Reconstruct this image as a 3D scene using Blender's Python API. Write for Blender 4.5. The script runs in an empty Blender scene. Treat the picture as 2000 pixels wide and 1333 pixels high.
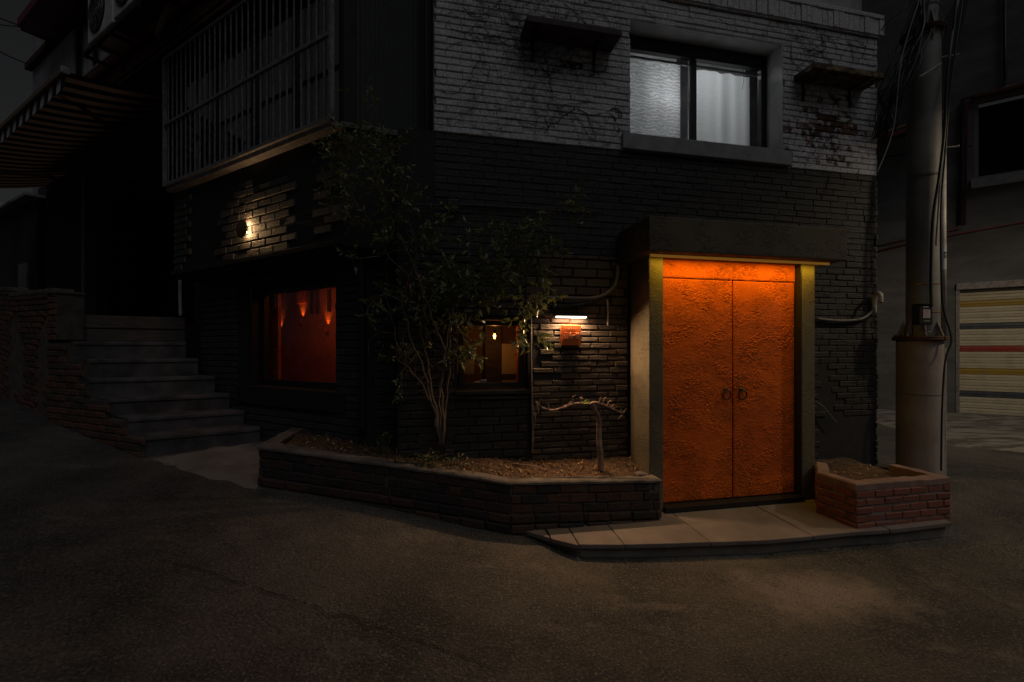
import bpy, bmesh, math, random
import numpy as np
from mathutils import Vector, Matrix, noise as mnoise
R = random.Random(7)
sc = bpy.context.scene
COL = sc.collection
PI = math.pi
F = 890.0; CX = 1000.0; CY = 684.0; CAMZ = 1.6

# ------------------------------------------------------------------ helpers
def at(px, py, Y):
    return Vector(((px-CX)/F*Y, Y, CAMZ + (CY-py)/F*Y))

class Fr:
    """a vertical plane: origin, along u, outward normal n, optional slope k of its courses"""
    def __init__(s, O, u, n=None, k=0.0):
        s.O = Vector((O[0], O[1])); s.u = Vector((u[0], u[1])).normalized()
        s.n = Vector((n[0], n[1])).normalized() if n else Vector((s.u.y, -s.u.x))
        s.k = k
    def P(s, a, z, d=0.0):
        q = s.O + s.u*a + s.n*d
        return Vector((q.x, q.y, z + s.k*a))
    def sz(s, px, py, d=0.0):
        t = (px-CX)/F; O = s.O + s.n*d
        a = (t*O.y - O.x)/(s.u.x - t*s.u.y)
        Y = O.y + s.u.y*a
        return a, CAMZ + (CY-py)/F*Y

class MB:
    def __init__(s): s.v = []; s.f = []; s.c = []; s.uv = None
    def face(s, pts, c=0.5):
        i = len(s.v); s.v += [tuple(p) for p in pts]; s.f.append(tuple(range(i, i+len(pts)))); s.c.append(c)
    def faces(s, pts, fs, c=0.5):
        i = len(s.v); s.v += [tuple(p) for p in pts]
        for f in fs: s.f.append(tuple(i+k for k in f)); s.c.append(c)
    def hexa(s, p, c=0.5):   # 8 points: bottom 4 ccw, top 4
        s.faces(p, [(0,3,2,1),(4,5,6,7),(0,1,5,4),(1,2,6,5),(2,3,7,6),(3,0,4,7)], c)
    def fbox(s, fr, a0, a1, z0, z1, d0, d1, c=0.5, ch=0.0):
        if ch <= 0:
            s.hexa([fr.P(a0,z0,d1),fr.P(a1,z0,d1),fr.P(a1,z0,d0),fr.P(a0,z0,d0),
                    fr.P(a0,z1,d1),fr.P(a1,z1,d1),fr.P(a1,z1,d0),fr.P(a0,z1,d0)], c)
        else:
            # chamfered box (all 12 edges)
            bm = bmesh.new(); bmesh.ops.create_cube(bm, size=1)
            for v in bm.verts:
                v.co = Vector(((a0+a1)/2+(a1-a0)*v.co.x, (d0+d1)/2+(d1-d0)*v.co.y, (z0+z1)/2+(z1-z0)*v.co.z))
            bmesh.ops.bevel(bm, geom=list(bm.edges), offset=ch, segments=2, profile=0.6, affect='EDGES')
            bm.verts.index_update()
            s.faces([fr.P(v.co.x, v.co.z, v.co.y) for v in bm.verts], [tuple(v.index for v in f.verts) for f in bm.faces], c)
            bm.free()
    def tube(s, path, r, n=8, c=0.5, caps=True, sq=False):
        path = [Vector(p) for p in path]; m = len(path)
        rr = r if isinstance(r, (list, tuple)) else [r]*m
        up = Vector((0,0,1)); rings = []; prev = None
        for i, p in enumerate(path):
            t = (path[min(i+1,m-1)] - path[max(i-1,0)])
            if t.length < 1e-9: t = Vector((0,0,1))
            t.normalize()
            if prev is None:
                a = t.cross(up)
                if a.length < 0.1: a = t.cross(Vector((1,0,0)))
            else:
                a = prev - t*prev.dot(t)
                if a.length < 1e-6: a = t.cross(up)
            a.normalize(); prev = a; b = t.cross(a)
            off = PI/4 if n == 4 else 0
            rings.append([p + (a*math.cos(off+2*PI*j/n) + b*math.sin(off+2*PI*j/n))*rr[i] for j in range(n)])
        i0 = len(s.v)
        for rg in rings: s.v += [tuple(q) for q in rg]
        for i in range(m-1):
            for j in range(n):
                k = (j+1) % n
                s.f.append((i0+i*n+j, i0+i*n+k, i0+(i+1)*n+k, i0+(i+1)*n+j)); s.c.append(c)
        if caps:
            s.f.append(tuple(i0+j for j in reversed(range(n)))); s.c.append(c)
            s.f.append(tuple(i0+(m-1)*n+j for j in range(n))); s.c.append(c)
    def lathe(s, O, prof, n=24, c=0.5, axis=None):
        """prof: list of (r,h) along axis"""
        ax = Vector(axis).normalized() if axis else Vector((0,0,1))
        a = ax.cross(Vector((0,0,1)))
        if a.length < 0.1: a = Vector((1,0,0))
        a.normalize(); b = ax.cross(a); O = Vector(O); i0 = len(s.v)
        for (r, h) in prof:
            for j in range(n):
                s.v.append(tuple(O + ax*h + (a*math.cos(2*PI*j/n)+b*math.sin(2*PI*j/n))*r))
        for i in range(len(prof)-1):
            for j in range(n):
                k = (j+1)%n
                s.f.append((i0+i*n+j, i0+i*n+k, i0+(i+1)*n+k, i0+(i+1)*n+j)); s.c.append(c)
    def build(s, name, m, parent=None, smooth=False, loc=None, fix=True):
        me = bpy.data.meshes.new(name); me.from_pydata(s.v, [], s.f); me.update()
        at_ = me.attributes.new('rnd', 'FLOAT', 'FACE')
        at_.data.foreach_set('value', s.c)
        if fix:
            bm = bmesh.new(); bm.from_mesh(me); bmesh.ops.recalc_face_normals(bm, faces=bm.faces); bm.to_mesh(me); bm.free()
        if m: me.materials.append(m)
        if smooth: me.polygons.foreach_set('use_smooth', [True]*len(me.polygons))
        o = bpy.data.objects.new(name, me); COL.objects.link(o)
        if parent is not None:
            o.parent = parent; o.matrix_parent_inverse = parent.matrix_world.inverted()
            # parents are unrotated empties: keep world coordinates in the mesh
            o.matrix_parent_inverse = Matrix.Translation(-abs_loc(parent))
        elif loc is not None:
            L = Vector(loc); me.transform(Matrix.Translation(-L)); o.location = L
        return o

def abs_loc(o):
    v = Vector(o.location)
    p = o.parent
    if p is not None and o.type == 'EMPTY': v = v + abs_loc(p)
    if o.type == 'MESH' and o.parent is not None: v = Vector((0,0,0))
    return v

def tag(o, label=None, cat=None, group=None, kind=None):
    if label: o['label'] = label
    if cat: o['category'] = cat
    if group: o['group'] = group
    if kind: o['kind'] = kind
    return o
def thing(name, loc, label, cat, group=None):
    o = bpy.data.objects.new(name, None); COL.objects.link(o); o.location = loc
    o.empty_display_size = 0.2
    return tag(o, label, cat, group)
def light(name, typ, loc, energy, color, parent, **kw):
    l = bpy.data.lights.new(name, typ); l.energy = energy; l.color = color
    for k, v in kw.items():
        if k != 'aim': setattr(l, k, v)
    o = bpy.data.objects.new(name, l); COL.objects.link(o); o.location = loc
    if 'aim' in kw:
        o.rotation_euler = Vector(kw['aim']).to_track_quat('-Z', 'Y').to_euler()
    if parent is not None:
        o.parent = parent; o.matrix_parent_inverse = Matrix.Translation(-abs_loc(parent))
    return o

# ------------------------------------------------------------------ materials
def nt(name):
    m = bpy.data.materials.new(name); m.use_nodes = True
    t = m.node_tree; b = t.nodes['Principled BSDF']
    return m, t, b
def N(t, typ, **kw):
    n = t.nodes.new(typ)
    for k, v in kw.items():
        if k in n.inputs: n.inputs[k].default_value = v
        else: setattr(n, k, v)
    return n
def rgb(c): return (c[0], c[1], c[2], 1)
def mixc(t, fac, a, b):
    n = t.nodes.new('ShaderNodeMix'); n.data_type = 'RGBA'
    if hasattr(fac, 'is_linked') or hasattr(fac, 'links'): t.links.new(fac, n.inputs[0])
    else: n.inputs[0].default_value = fac
    for i, x in ((6, a), (7, b)):
        if isinstance(x, tuple): n.inputs[i].default_value = rgb(x)
        else: t.links.new(x, n.inputs[i])
    return n.outputs[2]
def ramp(t, src, p0, p1, c0=0.0, c1=1.0):
    n = t.nodes.new('ShaderNodeMapRange'); n.clamp = True
    n.inputs[1].default_value = p0; n.inputs[2].default_value = p1; n.inputs[3].default_value = c0; n.inputs[4].default_value = c1
    t.links.new(src, n.inputs[0]); return n.outputs[0]
def mth(t, op, a, b):
    n = t.nodes.new('ShaderNodeMath'); n.operation = op
    for i, x in ((0, a), (1, b)):
        if isinstance(x, (int, float)): n.inputs[i].default_value = x
        else: t.links.new(x, n.inputs[i])
    return n.outputs[0]
def coord(t):
    return t.nodes.new('ShaderNodeNewGeometry').outputs['Position']
def noise(t, scale, detail=5, rough=0.6, vec=None, stretch=None, dist=0.0):
    n = t.nodes.new('ShaderNodeTexNoise'); n.inputs['Scale'].default_value = scale
    n.inputs['Detail'].default_value = detail; n.inputs['Roughness'].default_value = rough
    n.inputs['Distortion'].default_value = dist
    v = vec or coord(t)
    if stretch:
        mp = t.nodes.new('ShaderNodeMapping'); mp.inputs['Scale'].default_value = stretch
        t.links.new(v, mp.inputs[0]); v = mp.outputs[0]
    t.links.new(v, n.inputs['Vector']); return n.outputs['Fac']
def bump(t, b, h, strength=0.5, dist=0.01, prev=None):
    n = t.nodes.new('ShaderNodeBump'); n.inputs['Strength'].default_value = strength; n.inputs['Distance'].default_value = dist
    t.links.new(h, n.inputs['Height'])
    if prev is not None: t.links.new(prev, n.inputs['Normal'])
    t.links.new(n.outputs[0], b.inputs['Normal']); return n.outputs[0]
def mat(name, c1, c2=None, scale=3.0, rough=0.8, metal=0.0, spec=0.35, bs=None, bd=0.004, bstr=0.6, detail=5, p=(0.35,0.65), stretch=None, rnd=0.0, rndc=None):
    m, t, b = nt(name)
    col = None
    if c2 is not None:
        f = ramp(t, noise(t, scale, detail, stretch=stretch), p[0], p[1])
        col = mixc(t, f, c1, c2)
    if rnd > 0:
        a = N(t, 'ShaderNodeAttribute', attribute_name='rnd')
        f = mth(t, 'MULTIPLY', a.outputs['Fac'], rnd)
        col = mixc(t, f, col if col is not None else c1, rndc or (0,0,0))
    if col is None: b.inputs['Base Color'].default_value = rgb(c1)
    else: t.links.new(col, b.inputs['Base Color'])
    b.inputs['Roughness'].default_value = rough; b.inputs['Metallic'].default_value = metal
    b.inputs['Specular IOR Level'].default_value = spec
    if bs: bump(t, b, noise(t, bs, 6, 0.65), bstr, bd)
    return m
def emis(name, color, strength):
    m, t, b = nt(name); b.inputs['Base Color'].default_value = (0.8,0.8,0.8,1)
    b.inputs['Emission Color'].default_value = rgb(color); b.inputs['Emission Strength'].default_value = strength
    return m
def glass(name, tint=(0.9,0.93,0.93), refl=1.0):
    m, t, b = nt(name); t.nodes.remove(b); out = t.nodes['Material Output']
    tr = N(t, 'ShaderNodeBsdfTransparent'); tr.inputs[0].default_value = rgb(tint)
    gl = N(t, 'ShaderNodeBsdfGlossy'); gl.inputs['Roughness'].default_value = 0.02
    fr = N(t, 'ShaderNodeFresnel'); fr.inputs[0].default_value = 1.5
    mx = t.nodes.new('ShaderNodeMixShader')
    t.links.new(mth(t, 'MULTIPLY', fr.outputs[0], refl), mx.inputs[0]); t.links.new(tr.outputs[0], mx.inputs[1]); t.links.new(gl.outputs[0], mx.inputs[2])
    t.links.new(mx.outputs[0], out.inputs[0]); return m

M = {}
def brickmat(name, base, dark, mort, rough=0.75, bs=70, bd=0.006, rndm=0.7, tone=None):
    m, t, b = nt(name)
    a = N(t, 'ShaderNodeAttribute', attribute_name='rnd')
    col = mixc(t, mth(t, 'MULTIPLY', a.outputs['Fac'], rndm), base, dark)
    g = ramp(t, noise(t, 9, 6, 0.7), 0.42, 0.62)
    col = mixc(t, mth(t, 'MULTIPLY', g, 0.5), col, mort)
    t.links.new(col, b.inputs['Base Color'])
    b.inputs['Roughness'].default_value = rough; b.inputs['Specular IOR Level'].default_value = 0.3
    n1 = bump(t, b, noise(t, bs, 6, 0.7), 0.8, bd)
    bump(t, b, noise(t, 22, 4, 0.6, stretch=(1,1,2.5)), 0.7, bd*2.2, n1)
    return m
M['black_brick'] = brickmat('black_painted_brick', (0.040,0.037,0.034), (0.022,0.021,0.020), (0.026,0.025,0.023), rough=0.6)
M['black_mortar'] = mat('black_painted_mortar', (0.020,0.019,0.018), (0.030,0.028,0.027), 6, 0.85, bs=60, bd=0.004)
M['brown_brick'] = brickmat('brown_split_brick', (0.095,0.072,0.052), (0.05,0.04,0.032), (0.06,0.048,0.038), rough=0.8, bs=60, bd=0.008)  # lighter and browner than the black brick beside it
M['black_brick_left'] = brickmat('lightened_black_brick', (0.075,0.070,0.066), (0.042,0.040,0.038), (0.05,0.047,0.044), rough=0.75)  # black brick with a lighter colour in place of missing ambient light
M['black_mortar_left'] = mat('lightened_black_mortar', (0.024,0.023,0.022), (0.036,0.034,0.032), 6, 0.85, bs=60, bd=0.004)  # joints lightened likewise, for the ambient light the left walls lack
M['red_brick'] = brickmat('new_red_brick', (0.27,0.085,0.055), (0.16,0.06,0.045), (0.2,0.10,0.08), bs=110, bd=0.002, rough=0.8)
M['old_brick'] = brickmat('old_red_brick', (0.19,0.078,0.048), (0.07,0.055,0.05), (0.085,0.075,0.068), bs=50, bd=0.007, rndm=1.0)
M['planter_brick'] = brickmat('blackened_brick', (0.10,0.045,0.03), (0.028,0.024,0.022), (0.045,0.04,0.036), bs=45, bd=0.009, rndm=1.35)
M['pale_mortar'] = mat('pale_mortar', (0.26,0.22,0.19), (0.17,0.14,0.12), 14, 0.9, bs=90, bd=0.003)
M['dark_mortar'] = mat('grimy_mortar', (0.06,0.052,0.046), (0.11,0.095,0.08), 9, 0.95, bs=60, bd=0.006)
M['dark_stucco'] = mat('dark_painted_render', (0.028,0.026,0.024), (0.020,0.019,0.018), 5, 0.8, bs=45, bd=0.004)
M['black_metal'] = mat('black_metal', (0.022,0.022,0.023), (0.035,0.03,0.028), 12, 0.45, metal=0.3, bs=80, bd=0.0006)
M['frame_black'] = mat('black_window_frame', (0.02,0.02,0.021), rough=0.4, spec=0.4)
M['bar'] = mat('grey_painted_iron', (0.30,0.29,0.31), (0.18,0.155,0.145), 18, 0.55, metal=0.2)
M['white_pipe'] = mat('weathered_white_plastic', (0.55,0.52,0.48), (0.33,0.30,0.27), 8, 0.5, bs=40, bd=0.001)
M['grey_pipe'] = mat('grey_conduit', (0.17,0.15,0.135), (0.10,0.09,0.08), 10, 0.55, bs=60, bd=0.001)
M['cable'] = mat('black_cable', (0.02,0.02,0.02), rough=0.45)
M['grey_cable'] = mat('grey_cable', (0.20,0.19,0.17), rough=0.5)
M['wood_dark'] = mat('weathered_dark_boards', (0.055,0.045,0.04), (0.10,0.085,0.075), 6, 0.85, stretch=(1,1,9), bs=30, bd=0.004)
M['rust'] = mat('rusty_sheet', (0.05,0.028,0.02), (0.13,0.06,0.035), 7, 0.8, metal=0.2, bs=40, bd=0.003)
M['glass'] = glass('clear_glass', refl=0.13)
M['glass_dim'] = glass('tinted_glass', (0.5,0.5,0.5), 0.5)
M['interior_dark'] = mat('dark_interior', (0.03,0.028,0.026), rough=0.9)
M['steel'] = mat('galvanised_steel', (0.29,0.285,0.27), (0.19,0.185,0.175), 3, 0.6, metal=0.1, bs=8, bd=0.004)

# white painted brick, weathered patches driven by the face attribute (1 = paint fallen off)
m, t, b = nt('white_painted_brick')
a = N(t, 'ShaderNodeAttribute', attribute_name='rnd')
g = noise(t, 16, 6, 0.7)
paint = mixc(t, ramp(t, noise(t, 55, 5, 0.7), 0.40, 0.62), (0.72,0.71,0.73), (0.40,0.395,0.405))
paint = mixc(t, ramp(t, noise(t, 3.0, 5, 0.65), 0.5, 0.75, 0, 0.55), paint, (0.26,0.25,0.25))
paint = mixc(t, ramp(t, noise(t, 120, 3, 0.8), 0.60, 0.66, 0, 0.75), paint, (0.10,0.10,0.10))
bare = mixc(t, ramp(t, noise(t, 7, 4, 0.6), 0.4, 0.6), (0.15,0.075,0.04), (0.05,0.042,0.036))
sel = ramp(t, mth(t, 'ADD', mth(t, 'MULTIPLY', a.outputs['Fac'], 0.9), mth(t, 'MULTIPLY', g, 1.5)), 1.26, 1.42)
t.links.new(mixc(t, sel, paint, bare), b.inputs['Base Color'])
b.inputs['Roughness'].default_value = 0.85; b.inputs['Specular IOR Level'].default_value = 0.2
n1 = bump(t, b, noise(t, 85, 6, 0.7), 0.8, 0.006)
M['white_brick'] = m
M['white_mortar'] = mat('grimy_white_joint', (0.20,0.195,0.195), (0.08,0.078,0.078), 20, 0.9, bs=90, bd=0.006)
M['white_plaster'] = mat('white_painted_plaster', (0.50,0.49,0.49), (0.36,0.355,0.355), 6, 0.85, bs=70, bd=0.003)
M['sill'] = mat('grey_concrete_sill', (0.32,0.31,0.315), (0.22,0.215,0.215), 7, 0.85, bs=120, bd=0.0015)

# rough stucco (door and canopy)
def stucco(name, c1, c2, cscale=2.0, depth=0.011, rough=0.75):
    m, t, b = nt(name)
    t.links.new(mixc(t, ramp(t, noise(t, cscale, 4), 0.35, 0.65), c1, c2), b.inputs['Base Color'])
    b.inputs['Roughness'].default_value = rough; b.inputs['Specular IOR Level'].default_value = 0.25
    n1 = bump(t, b, noise(t, 60, 6, 0.6, stretch=(1,1,1.6)), 0.5, 0.004)
    # trowelled crests: ridges where noise crosses a level, only in patches
    nz = noise(t, 26, 5, 0.55, stretch=(1,1,1.9), dist=0.8)
    patch = ramp(t, noise(t, 4.5, 3, 0.5), 0.44, 0.6)
    crest = mth(t, 'MULTIPLY', ramp(t, nz, 0.50, 0.58), patch)
    bump(t, b, crest, 0.9, depth, n1)
    return m
M['door'] = stucco('orange_trowelled_stucco', (0.64,0.120,0.008), (0.48,0.085,0.007))
M['canopy'] = stucco('grey_brown_stucco', (0.125,0.105,0.07), (0.085,0.07,0.048), depth=0.010)
M['pillar'] = stucco('beige_stucco_pillar', (0.155,0.13,0.085), (0.095,0.08,0.055), depth=0.006)

# asphalt
m, t, b = nt('old_asphalt')
big = ramp(t, noise(t, 0.9, 6, 0.65), 0.40, 0.64)
col = mixc(t, big, (0.034,0.032,0.031), (0.10,0.088,0.076))
col = mixc(t, ramp(t, noise(t, 1.1, 6, 0.7, stretch=(1.0,1.8,1)), 0.57, 0.70, 0, 0.8), col, (0.16,0.135,0.115))
grit = noise(t, 70, 5, 0.8)
vor = N(t, 'ShaderNodeTexVoronoi', Scale=60.0); t.links.new(coord(t), vor.inputs['Vector'])
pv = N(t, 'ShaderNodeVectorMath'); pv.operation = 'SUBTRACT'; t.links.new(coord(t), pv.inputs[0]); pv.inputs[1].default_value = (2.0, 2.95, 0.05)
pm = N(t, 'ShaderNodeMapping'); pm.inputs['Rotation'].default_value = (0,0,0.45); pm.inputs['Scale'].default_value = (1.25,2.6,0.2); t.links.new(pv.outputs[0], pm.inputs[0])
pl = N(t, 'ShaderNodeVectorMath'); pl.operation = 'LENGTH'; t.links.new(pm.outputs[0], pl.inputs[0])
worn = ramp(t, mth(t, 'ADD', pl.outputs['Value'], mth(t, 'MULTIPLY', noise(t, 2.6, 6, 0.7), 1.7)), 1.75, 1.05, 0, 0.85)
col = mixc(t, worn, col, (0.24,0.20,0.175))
pale = ramp(t, noise(t, 1.6, 6, 0.75, stretch=(0.6,1.9,1)), 0.58, 0.70, 0, 0.55); col = mixc(t, pale, col, (0.17,0.145,0.125))
col = mixc(t, ramp(t, grit, 0.54, 0.63, 0, 0.75), col, (0.22,0.19,0.165))
col = mixc(t, ramp(t, grit, 0.46, 0.38, 0, 0.75), col, (0.012,0.011,0.010))
t.links.new(col, b.inputs['Base Color'])
b.inputs['Roughness'].default_value = 0.8; b.inputs['Specular IOR Level'].default_value = 0.3
n1 = bump(t, b, vor.outputs['Distance'], 0.7, 0.009)
n2 = bump(t, b, grit, 0.7, 0.008, n1)
# cracks
cr = noise(t, 0.8, 4, 0.5, dist=0.4)
crk = ramp(t, mth(t, 'ABSOLUTE', mth(t, 'SUBTRACT', cr, 0.5), 0), 0.0, 0.0015)
bump(t, b, crk, 0.15, 0.004, n2)
M['asphalt'] = m
M['concrete'] = mat('worn_concrete', (0.23,0.20,0.175), (0.14,0.125,0.11), 3.2, 0.88, bs=60, bd=0.005)
M['slab'] = mat('paving_slab', (0.20,0.165,0.148), (0.135,0.11,0.10), 3.0, 0.85, bs=130, bd=0.002)
M['step'] = mat('worn_stair_concrete', (0.105,0.098,0.10), (0.042,0.039,0.037), 4.0, 0.88, bs=40, bd=0.006)
M['cap'] = mat('mortar_coping', (0.17,0.145,0.125), (0.085,0.07,0.06), 7.0, 0.9, bs=45, bd=0.007)
M['soil'] = mat('dry_soil', (0.055,0.032,0.02), (0.13,0.075,0.04), 9, 0.95, bs=30, bd=0.02, bstr=1.0)
M['bark'] = mat('shrub_bark', (0.17,0.12,0.09), (0.09,0.07,0.055), 25, 0.85, stretch=(1,1,0.3), bs=60, bd=0.003)
M['deadwood'] = mat('bare_vine_wood', (0.34,0.22,0.16), (0.17,0.11,0.08), 22, 0.85, bs=50, bd=0.006)
def leafmat(name, c1, c2, rough=0.4):
    m, t, b = nt(name)
    a = N(t, 'ShaderNodeAttribute', attribute_name='rnd')
    t.links.new(mixc(t, a.outputs['Fac'], c1, c2), b.inputs['Base Color'])
    b.inputs['Roughness'].default_value = rough; b.inputs['Specular IOR Level'].default_value = 0.5
    out = t.nodes['Material Output']
    tl = N(t, 'ShaderNodeBsdfTranslucent'); tl.inputs[0].default_value = rgb(tuple(x*0.8 for x in c2))
    mx = t.nodes.new('ShaderNodeMixShader'); mx.inputs[0].default_value = 0.2
    t.links.new(b.outputs[0], mx.inputs[1]); t.links.new(tl.outputs[0], mx.inputs[2]); t.links.new(mx.outputs[0], out.inputs[0])
    return m
M['leaf'] = leafmat('shrub_leaf', (0.06,0.11,0.055), (0.24,0.25,0.08))
M['ivy'] = leafmat('ground_leaf', (0.05,0.08,0.03), (0.14,0.14,0.05))
M['litter'] = leafmat('dead_leaf_litter', (0.11,0.05,0.022), (0.55,0.34,0.15), 0.7)
M['vine'] = mat('dry_vine', (0.035,0.03,0.028), rough=0.9)

# ------------------------------------------------------------------ frames
Z = lambda rel: CAMZ + rel
A = Fr((1.13,4.41), (0.9766,0.2151), (0.2151,-0.9766))
dL = (-0.854,0.519); nL = (-0.519,-0.854)
B = (-1.46,3.95)
L = Fr(B, dL, nL)
LL = Fr((-1.33,4.16), dL, nL)
Mf = Fr(B, (0.933,0.36), (0.36,-0.933))
ML = Fr((-1.33,4.16), (0.933,0.36), (0.36,-0.933))
W2 = Fr((-1.20,4.377), dL, nL)
GR = Fr((8.36,8.5), (0.803,-0.596), (-0.596,-0.803))

def wallgrid(mb, fr, a0, a1, z0, z1, holes=(), d0=0.0, d1=-0.12, c=0.5):
    xs = sorted({a0, a1, *[min(max(h[0],a0),a1) for h in holes], *[min(max(h[1],a0),a1) for h in holes]})
    zs = sorted({z0, z1, *[min(max(h[2],z0),z1) for h in holes], *[min(max(h[3],z0),z1) for h in holes]})
    def solid(i, j):
        if i < 0 or j < 0 or i >= len(xs)-1 or j >= len(zs)-1: return False
        x = (xs[i]+xs[i+1])/2; z = (zs[j]+zs[j+1])/2
        return not any(h[0]<x<h[1] and h[2]<z<h[3] for h in holes)
    for i in range(len(xs)-1):
        for j in range(len(zs)-1):
            if not solid(i, j): continue
            x0,x1,y0,y1 = xs[i],xs[i+1],zs[j],zs[j+1]
            P = fr.P
            mb.face([P(x0,y0,d0),P(x1,y0,d0),P(x1,y1,d0),P(x0,y1,d0)], c)
            mb.face([P(x0,y0,d1),P(x0,y1,d1),P(x1,y1,d1),P(x1,y0,d1)], c)
            if not solid(i-1,j): mb.face([P(x0,y0,d0),P(x0,y1,d0),P(x0,y1,d1),P(x0,y0,d1)], c)
            if not solid(i+1,j): mb.face([P(x1,y0,d0),P(x1,y0,d1),P(x1,y1,d1),P(x1,y1,d0)], c)
            if not solid(i,j-1): mb.face([P(x0,y0,d0),P(x0,y0,d1),P(x1,y0,d1),P(x1,y0,d0)], c)
            if not solid(i,j+1): mb.face([P(x0,y1,d0),P(x1,y1,d0),P(x1,y1,d1),P(x0,y1,d1)], c)

def bricks(mb, fr, a0, a1, z0, z1, row=0.067, ln=0.2, gap=0.01, d=0.0, rel=0.018, holes=(), ok=None, seed=1, jit=0.004, val=None, ch=0.005, from_top=False, vgap=None):
    r = random.Random(seed); nrow = int(math.ceil((z1-z0)/row)); vgap = gap if vgap is None else vgap; s_ = ln+vgap
    for k in range(nrow):
        if from_top: zt = z1 - k*row; zb = max(zt-row+gap, z0)
        else: zb = z0 + k*row; zt = min(zb+row-gap, z1)
        if zt-zb < 0.015: continue
        x = a0 - (s_*0.5 if k % 2 else 0) + r.uniform(-0.02,0.02)
        while x < a1:
            w = ln*r.uniform(0.93,1.04); xa, xb = max(x, a0), min(x+w, a1); x += w+vgap
            if xb-xa < 0.03: continue
            pieces = [(xa, xb)]
            for h in holes:
                if h[2] < (zt+zb)/2 < h[3]:
                    q = []
                    for (p0, p1) in pieces:
                        if p1 <= h[0] or p0 >= h[1]: q.append((p0, p1)); continue
                        if h[0]-p0 > 0.02: q.append((p0, h[0]))
                        if p1-h[1] > 0.02: q.append((h[1], p1))
                    pieces = q
            for (p0, p1) in pieces:
                if p1-p0 < 0.025: continue
                if ok and not ok((p0+p1)/2, (zt+zb)/2): continue
                f = d + rel + r.uniform(-jit, jit); e = ch*r.uniform(0.7,1.6)
                c = r.random() if val is None else val((p0+p1)/2, (zt+zb)/2, r)
                j = lambda: r.uniform(-0.0018,0.0018)
                bk = d - 0.004
                o = [fr.P(p0,zb,bk),fr.P(p1,zb,bk),fr.P(p1,zt,bk),fr.P(p0,zt,bk)]
                tl = r.uniform(-0.002,0.002)
                m_ = [fr.P(p0+j(),zb+j(),f-e),fr.P(p1+j(),zb+j(),f-e),fr.P(p1+j(),zt+j(),f-e+tl),fr.P(p0+j(),zt+j(),f-e+tl)]
                i_ = [fr.P(p0+e,zb+e,f),fr.P(p1-e,zb+e,f),fr.P(p1-e,zt-e,f+tl),fr.P(p0+e,zt-e,f+tl)]
                fs = [(8,9,10,11)]
                for q in range(4):
                    w2 = (q+1)%4
                    fs += [(q,w2,4+w2,4+q),(4+q,4+w2,8+w2,8+q)]
                mb.faces(o+m_+i_, fs, c)

# ------------------------------------------------------------------ camera & render
cam = bpy.data.cameras.new('camera'); co = bpy.data.objects.new('camera', cam); COL.objects.link(co)
cam.sensor_width = 36; cam.lens = 36*F/2000; cam.shift_y = (CY-666.5)/2000; cam.clip_end = 500; cam.clip_start = 0.05
co.location = (0,0,CAMZ); co.rotation_euler = (PI/2,0,0); sc.camera = co
sc.view_settings.view_transform = 'Standard'; sc.view_settings.look = 'None'; sc.view_settings.exposure = 0.22; sc.view_settings.gamma = 1
sc.cycles.max_bounces = 8; sc.cycles.transparent_max_bounces = 12

# ------------------------------------------------------------------ sky and moon-like sun
w = bpy.data.worlds.new('World'); sc.world = w; w.use_nodes = True; t = w.node_tree
bg = t.nodes['Background']
sky = t.nodes.new('ShaderNodeTexSky'); sky.sky_type = 'NISHITA'; sky.sun_disc = False
SUN_EL, SUN_AZ = 54, 150
sky.sun_elevation = math.radians(SUN_EL); sky.sun_rotation = math.radians(SUN_AZ)
hs = t.nodes.new('ShaderNodeHueSaturation'); hs.inputs['Saturation'].default_value = 0.12; hs.inputs['Value'].default_value = 0.056
t.links.new(sky.outputs[0], hs.inputs['Color']); t.links.new(hs.outputs[0], bg.inputs[0]); bg.inputs[1].default_value = 0.05
sl = bpy.data.lights.new('moonlight', 'SUN'); sl.energy = 0.185; sl.angle = math.radians(40); sl.color = (0.94,0.95,1.0)
so = bpy.data.objects.new('moonlight', sl); COL.objects.link(so)
az = math.radians(SUN_AZ); el = math.radians(SUN_EL)
sd = Vector((math.sin(az)*math.cos(el), math.cos(az)*math.cos(el), math.sin(el)))   # towards the sun
so.rotation_euler = (-sd).to_track_quat('-Z','Y').to_euler(); so.location = (0,-3,8)

# ------------------------------------------------------------------ ground height (thin plate spline through surveyed points)
GP = [(0,0,-1.60),(3,1,-1.62),(-3,0,-1.45),(-2,2,-1.36),(0,2,-1.56),(2,2.2,-1.6),(4.5,2,-1.6),(6.5,3.5,-1.5),(0.45,3.35,-1.555),(0.9,3.25,-1.57),(1.9,3.3,-1.575),(2.9,3.5,-1.58),(3.75,3.8,-1.585),
      (0.0,3.6,-1.475),(-1.0,3.72,-1.30),(-2.1,3.83,-1.15),(-3.35,4.42,-1.045),(-2.75,4.9,-1.03),(-4.6,3.9,-1.0),(-4.8,2.0,-1.13),(-5.25,5.2,-0.80),(-6.4,5.6,-0.72),(-8.0,7.2,-0.66),(-12,11,-0.3),
      (4.5,4.9,-1.40),(5.2,4.6,-1.42),(6.8,6.2,-1.33),(8.2,8.2,-1.22),(6.9,9.3,-1.17),(9.5,7.4,-1.20),(12,14,-0.9),(0,-8,-1.8),(10,-4,-1.7),(-9,0,-0.9),(5.5,7.0,-1.30),(0,10,-1.0),(0,25,-0.8),(25,20,-1.2),(-25,20,0),(20,-20,-2),(-20,-20,-1.4)]
P_ = np.array(GP); NGP = len(GP)
def tps(r2): return np.where(r2 > 0, 0.5*r2*np.log(np.maximum(r2,1e-12)), 0)
K = tps(((P_[:,None,:2]-P_[None,:,:2])**2).sum(-1)) + np.eye(NGP)*0.02
Q = np.c_[np.ones(NGP), P_[:,:2]]
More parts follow.
